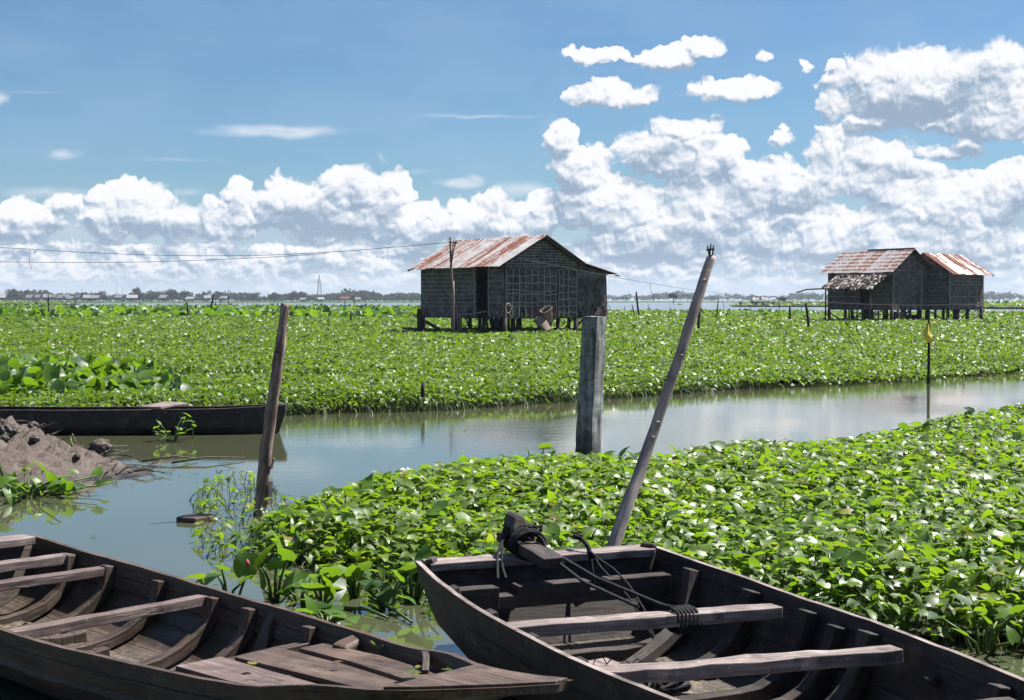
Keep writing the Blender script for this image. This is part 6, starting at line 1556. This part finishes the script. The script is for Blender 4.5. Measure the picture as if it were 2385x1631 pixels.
# trees: trunk with limbs, crown of many leaf clumps
def blob_crown(cx, cz, rx, rz, n, seed, ry=None):
    r = np.random.default_rng(seed); subs = r.integers(4, 8); ctr = np.stack([r.normal(0, .38, subs) * rx, r.normal(0, .38, subs) * (ry or rx), r.uniform(-.35, .5, subs) * rz], 1); rad = r.uniform(.38, .62, subs)
    k = r.integers(0, subs, n); d = r.normal(0, 1, (n, 3)); d /= np.linalg.norm(d, axis=1)[:, None]; q_ = r.random(n) ** .35
    p = ctr[k] + d * (rad[k] * q_)[:, None] * np.array([rx, ry or rx, rz]); p[:, 2] += cz; p[:, 0] += cx
    return p, r
def tree(x, D_, h, w, label, seed, group='trees on the far shore', palm=False):
    b = PD(x, 700, D_); b.z = .9; t = empty('palm_tree' if palm else 'tree', b); tag(t, label, 'tree', group)
    mb = MB(); g = random.Random(seed)
    if palm:
        mb.tube([(0, 0, -.3), (.3, 0, h * .5), (.1, 0, h * .86)], [.22, .16, .13], 5); mb.build('trunk', M['stake'], t)
        n = 60; a = np.linspace(0, 6.28 * 5, n); pos = np.tile([[.1, 0, h * .86]], (n, 1)); o = scatter('crown', pos, np.full(n, w * .5) * RNG.uniform(.7, 1, n), a, RNG.normal(.1, .5, n), np.zeros(n), (np.array([(-.06, 0, 0), (.06, 0, 0), (.08, .6, .05), (-.08, .6, .05), (0, 1, -.15)]), np.array([(0, 1, 2), (0, 2, 3), (3, 2, 4)])), M['crown'], None, t); return
    mb.tube([(0, 0, -.3), (.1, 0, h * .3), (.2, 0, h * .55)], [w * .05, w * .04, w * .02], 6)
    for k in range(3):
        a = g.uniform(0, 6.28); mb.tube([(.1, 0, h * .3), (math.cos(a) * w * .25, math.sin(a) * w * .25, h * .6)], [w * .025, w * .01], 5)
    mb.build('trunk', M['stake'], t)
    n = 520; p, r = blob_crown(0, h * .58, w * .5, h * .42, n, seed)
    scatter('crown', p, r.uniform(.06, .13, n) * max(w, h), r.uniform(0, 6.28, n), r.normal(.2, .6, n), r.normal(0, .6, n), tri2_leaf(), M['crown'], r.random(n), t, False)
def wood(name, x0, x1, D0, D1, h0, h1, n, label, seed, per=130):
    r = np.random.default_rng(seed); P_ = []; S = []
    for i in range(n):
        x = r.uniform(x0, x1); D_ = r.uniform(D0, D1); b = PD(x, 700, D_); h = r.uniform(h0, h1) * (.75 + .5 * abs(math.sin(x * .021) * math.sin(x * .0083 + 1)))
        p, rr_ = blob_crown(0, h * .5, h * r.uniform(.45, .9), h * .5, per, seed + i); p[:, 0] += b.x; p[:, 1] += b.y; p[:, 2] = np.maximum(p[:, 2] + .8, .9); P_.append(p); S.append(np.full(per, h))
    P_ = np.concatenate(P_); S = np.concatenate(S); n_ = len(P_)
    o = scatter(name, P_, S * r.uniform(.12, .22, n_), r.uniform(0, 6.28, n_), r.normal(.2, .6, n_), r.normal(0, .6, n_), tri2_leaf(), M['crown'], r.random(n_), None, False); return stuff(o, label, 'woods')
wood('distant_woods', -600, 1010, 1330, 1480, 7, 10, 520, 'dark belt of trees behind the village on the left shore', 51)
wood('distant_woods', 1380, 3200, 2000, 2400, 8, 13, 520, 'pale low belt of trees along the far right horizon', 52, 90)
wood('distant_woods', 560, 1010, 1290, 1340, 4.5, 7, 130, 'low scrub along the shore left of the thatched hut', 53)
for i, (x, h, w, D_, lab) in enumerate([(25, 11, 11, 1260, 'broad dark tree at the far left end of the village'), (40, 8, 12, 1230, 'bushy tree beside the leftmost village roofs'), (193, 7.5, 7, 1180, 'round bush in front of the village between two groups of roofs'), (240, 7, 9, 1180, 'bushy tree right of the middle village houses'),
        (232, 10, 9, 1300, 'tree rising behind the middle village houses'), (302, 9, 7, 1300, 'small tree behind the roof right of the gap'), (320, 13.5, 7, 1300, 'tall narrow tree standing above the belt'), (332, 8.5, 11, 1220, 'dark tree left of the lone bright roof'), (352, 8, 10, 1220, 'dark bushy tree just left of the lone bright roof'),
        (400, 11, 12, 1290, 'broad pale tree right of the lone bright roof'), (430, 10, 12, 1260, 'dark rounded tree above the low grey roof'), (478, 10, 7, 1300, 'tree with thin crown above the pale roof'), (512, 8.5, 8, 1240, 'rounded tree behind the tallest lake stake'), (590, 9, 9, 1260, 'dark tree right of the small brown roof'), (680, 11, 9, 1300, 'taller rounded tree right of the bark-covered post'),
        (706, 9, 10, 1270, 'dark tree left of the lattice mast'), (640, 8, 10, 1270, 'round crowned tree left of the bark-covered post top')]):
    tree(x, D_, h, w, lab, 100 + i)
for x, h, lab in ((95, 10.5, 'palm behind the second village roof'), (106, 10, 'palm right of the first village palm'), (92, 9.5, 'shorter palm left of the village palms'), (850, 10, 'palm above the belt left of the hut'), (870, 9.5, 'palm just left of the thatched hut'), (810, 9.5, 'palm above the red roof')):
    tree(x, 1290, h, 5, lab, 7, 'palms on the far shore', True)
tree(1568, 780, 5.6, 6.2, 'lone dark round tree on the right shore between hut and leaning pole', 61)
tree(1826, 640, 2.8, 4.5, 'low dark bush right of the ruined shack', 62)

def far_house(x0, x1, yt, D_, label, roof='far_zinc', side=1, stilts=True):
    w = (x1 - x0) / F * D_; h = (705 - yt - 2.0) / F * D_ + .2; b = PD((x0 + x1) / 2, 700, D_); b.z = .9; hb = h
    r = empty('village_house', b, -.35 * side); tag(r, label, 'house', 'village houses on the far shore')
    w *= .92; wh = hb * .58; fl = hb * .16; dp = w * .7; m = MB()
    m.box((0, 0, (fl + wh) / 2 + fl * .5), (w * .86, dp * .8, wh - fl)); 
    v = [(-w * .43, -dp * .4, wh + fl * .1), (-w * .43, dp * .4, wh + fl * .1), (-w * .43, 0, hb * .95), (w * .43, -dp * .4, wh + fl * .1), (w * .43, dp * .4, wh + fl * .1), (w * .43, 0, hb * .95)]
    m.add(v, [[0, 2, 1], [3, 4, 5], [0, 1, 4, 3]]); m.build('wall', M['far_wall'], r)
    m = MB(); e = wh - .1
    m.slab([(-w * .5, -dp * .55, e), (w * .5, -dp * .55, e), (w * .5, 0, hb), (-w * .5, 0, hb)], .08); m.slab([(-w * .5, 0, hb - .01), (w * .5, 0, hb - .01), (w * .5, dp * .55, e), (-w * .5, dp * .55, e)], .08); m.build('roof', M[roof], r)
    for sx in (-.36, 0, .36):
        m = MB(); m.beam((w * sx, -dp * .38, -.5), (w * sx, -dp * .38, fl + .2), .25, .25); m.build('stilt', M['stake'], r)
    m = MB(); m.box((w * .1, -dp * .4 - .02, fl + (wh - fl) * .45), (w * .12, .06, (wh - fl) * .6)); m.build('door', M['dark'], r)
VH = [(-14, 15, 686, 1110, 'village house cut by the left edge'), (60, 80, 686.5, 1120, 'leftmost full village roof, steep grey tin'), (80, 98, 686, 1125, 'second village roof from the left'), (100, 118, 685, 1120, 'bright roof under the village palms'), (117, 135, 685.5, 1120, 'roof right of the one under the palms'), (133, 151, 687, 1110, 'lower roof in the left village row'),
      (150, 163, 686, 1130, 'pale flat roof behind the left village row'), (156, 174, 690, 1115, 'low grey roof with dark walls at the end of the left row'), (175, 189, 686, 1120, 'roof half hidden by the round bush'), (193, 213, 687, 1115, 'roof right of the round bush'), (212, 236, 688, 1110, 'wide grey roof in front of the bushy tree'),
      (268, 290, 686, 1115, 'gabled village house left of the leaning lake stake'), (294, 322, 687, 1110, 'wide tin roof behind the leaning lake stake'), (371, 393, 687, 1110, 'lone bright tin roof between dark trees'), (432, 458, 691.5, 1115, 'low grey roof under the dark rounded tree'), (474, 492, 688, 1115, 'pale roof left of the tallest stake'), (512, 533, 689.5, 1110, 'white roof touching the tallest stake'),
      (698, 715, 694, 1150, 'low pale roof left of the lattice mast'), (739, 756, 693, 1150, 'white roof below the lattice mast'), (826, 843, 693, 1150, 'grey roof right of the red one')]
for i, (a, b, yt, D_, lab) in enumerate(VH): far_house(a, b, yt, D_, lab, side=1 if i % 3 else -.6)
far_house(548, 560, 691, 1150, 'small brown roofed house left of the bark-covered post', 'far_wall'); far_house(792, 818, 691, 1150, 'house with a long red roof left of the hut', 'far_red')

wood('shore_scrub', -500, 545, 1085, 1100, 1.6, 3.4, 130, 'low dark scrub in front of the village houses', 54, 60)
# masts
def mast(x, yt, D_, w0, label, lattice=False):
    b = PD(x, 700, D_); b.z = .5; h = (700 - yt) / F * D_ + 1.5; m = MB()
    if lattice:
        n = 12
        for sx, sy in ((-1, -1), (1, -1), (1, 1), (-1, 1)): m.beam((sx * w0, sy * w0, 0), (sx * w0 * .1, sy * w0 * .1, h), .22, .22)
        for i in range(n):
            z0 = h * i / n; z1 = h * (i + 1) / n; a = w0 * (1 - .9 * i / n); c = w0 * (1 - .9 * (i + 1) / n)
            for (p, q_) in (((-1, -1), (1, -1)), ((1, -1), (1, 1)), ((1, 1), (-1, 1)), ((-1, 1), (-1, -1))):
                m.beam((p[0] * a, p[1] * a, z0), (q_[0] * c, q_[1] * c, z1), .16, .16); m.beam((p[0] * a, p[1] * a, z0), (q_[0] * a, q_[1] * a, z0), .16, .16)
    else:
        m.tube([(0, 0, 0), (0, 0, h * .6), (0, 0, h)], [w0, w0 * .8, w0 * .5], 5)
        m.beam((-w0 * 4, 0, h * .86), (w0 * 4, 0, h * .86), w0, w0)
    o = m.build('radio_mast', M['steel'], None, loc=b); tag(o, label, 'mast')
mast(744, 640, 1500, 3.0, 'tall lattice radio mast rising above the left tree belt', True)
for x, yt, lab in ((191, 671, 'thin mast above the village, left of a shorter one'), (200, 677, 'shorter thin mast above the village'), (272, 655, 'tall thin mast right of the village'), (286, 667, 'thin mast just right of the tall one'), (366, 671, 'mast with a wider head behind the lone bright roof'), (354, 677, 'short mast left of the wide-headed one'), (429, 668, 'leaning-looking thin mast over the dark rounded tree'),
                   (724, 682, 'short mast left of the lattice mast'), (803, 684, 'short mast above the red roof'), (886, 683, 'short mast just left of the hut'), (1705, 688, 'short mast left of the right-hand mast'), (1731, 682, 'thin mast just left of the ruined shack'), (1816, 685, 'thin mast right of the ruined shack')):
    mast(x, yt, 1500, .22, lab)

# ruined shack on the weed raft
r = empty('ruined_shack', PD(1778, 700, 500)); r.location.z = .35; tag(r, 'ruined shack with a bare collapsing roof on the far weed raft', 'shack'); k = 500 / F
def L_(x, y, dy=0): return Vector(((x - 1778) * k, dy, HC + (700 - y) * k - .35))
m = MB(); g = random.Random(9)
m.box((.1, 1.5, .65), (8.6, 3, 1.0)); m.build('wall', M['far_wall'], r)
m = MB()
for i in range(16): x = 1750 + i * 3.6; m.beam(L_(x, 699), L_(x, 708), .14, .14)
m.build('stilt', M['stake'], r)
m = MB(); m.slab([L_(1750, 699.5), L_(1768, 699.5), L_(1768, 692, 1.4), L_(1756, 692, 1.4)], .06); m.slab([L_(1776, 699), L_(1792, 699), L_(1788, 692, 1.4), L_(1774, 692, 1.4)], .06); m.slab([L_(1796, 697.5), L_(1807, 697.5), L_(1808, 692, 1.4), L_(1798, 692, 1.4)], .06); m.build('roof_sheet', M['far_zinc'], r)
m = MB(); m.beam(L_(1760, 690.5, 1.4), L_(1775, 690.5, 1.4), .2, .14); m.beam(L_(1794, 690.5, 1.4), L_(1808, 690.5, 1.4), .2, .14); m.beam(L_(1766, 693, 1.4), L_(1800, 693, 1.4), .12, .12)
for x in (1752, 1762, 1772, 1781, 1790, 1800, 1807): m.beam(L_(x, 700), L_(x + 3, 691.5, 1.4), .14, .14)
m.build('rafter', M['far_red'], r)
r = empty('collapsed_hut', PD(1833, 700, 520)); r.location.z = .35; tag(r, 'low collapsed thatch hut just right of the ruined shack', 'hut')
m = MB(); m.slab([(-3, 0, .1), (2.5, 0, .1), (1.8, 1.2, 1.3), (-1.2, 1.2, 1.1)], .1); m.build('roof', M['far_wall'], r); m = MB(); m.box((0, 1.2, .5), (3.4, .8, .7)); m.build('wall', M['dark'], r)
# leafless shrub left of the thatched hut
r = empty('bare_shrub', PD(968, 722, 130)); r.location.z = .2; tag(r, 'leafless shrub with wiry twigs left of the thatched hut', 'shrub'); m = MB(); g = random.Random(2)
for i in range(16):
    a = g.uniform(-.6, .6); h = g.uniform(.7, 1.7); m.tube([(0 + g.uniform(-.2, .2), 0, -.2), (a * .4, g.uniform(-.2, .2), h * .5), (a * 1.0, g.uniform(-.3, .3), h)], [.016, .012, .006], 4)
m.build('twigs', M['stake'], r)

# ---------------------------------------------------------------- air
HAZE = True
if HAZE:
    m = MB(); x0, x1, y0, y1, z0, z1 = -1900, 1900, -40, 3300, -1.7, 40
    m.add([(x, y, z) for z in (z0, z1) for x, y in ((x0, y0), (x1, y0), (x1, y1), (x0, y1))], [[3, 2, 1, 0], [4, 5, 6, 7], [0, 1, 5, 4], [1, 2, 6, 5], [2, 3, 7, 6], [3, 0, 4, 7]])
    mt = bpy.data.materials.new('haze_air'); mt.use_nodes = True; nt = mt.node_tree
    for n in list(nt.nodes): nt.nodes.remove(n)
    o_ = nt.nodes.new('ShaderNodeOutputMaterial'); v_ = nt.nodes.new('ShaderNodeVolumePrincipled'); nt.links.new(v_.outputs[0], o_.inputs['Volume'])
    v_.inputs['Color'].default_value = (.74, .85, 1, 1); v_.inputs['Density'].default_value = .00011; v_.inputs['Anisotropy'].default_value = .2
    hz_ = m.build('haze', mt); stuff(hz_, 'thin bluish haze over the lake and far shore', 'haze')
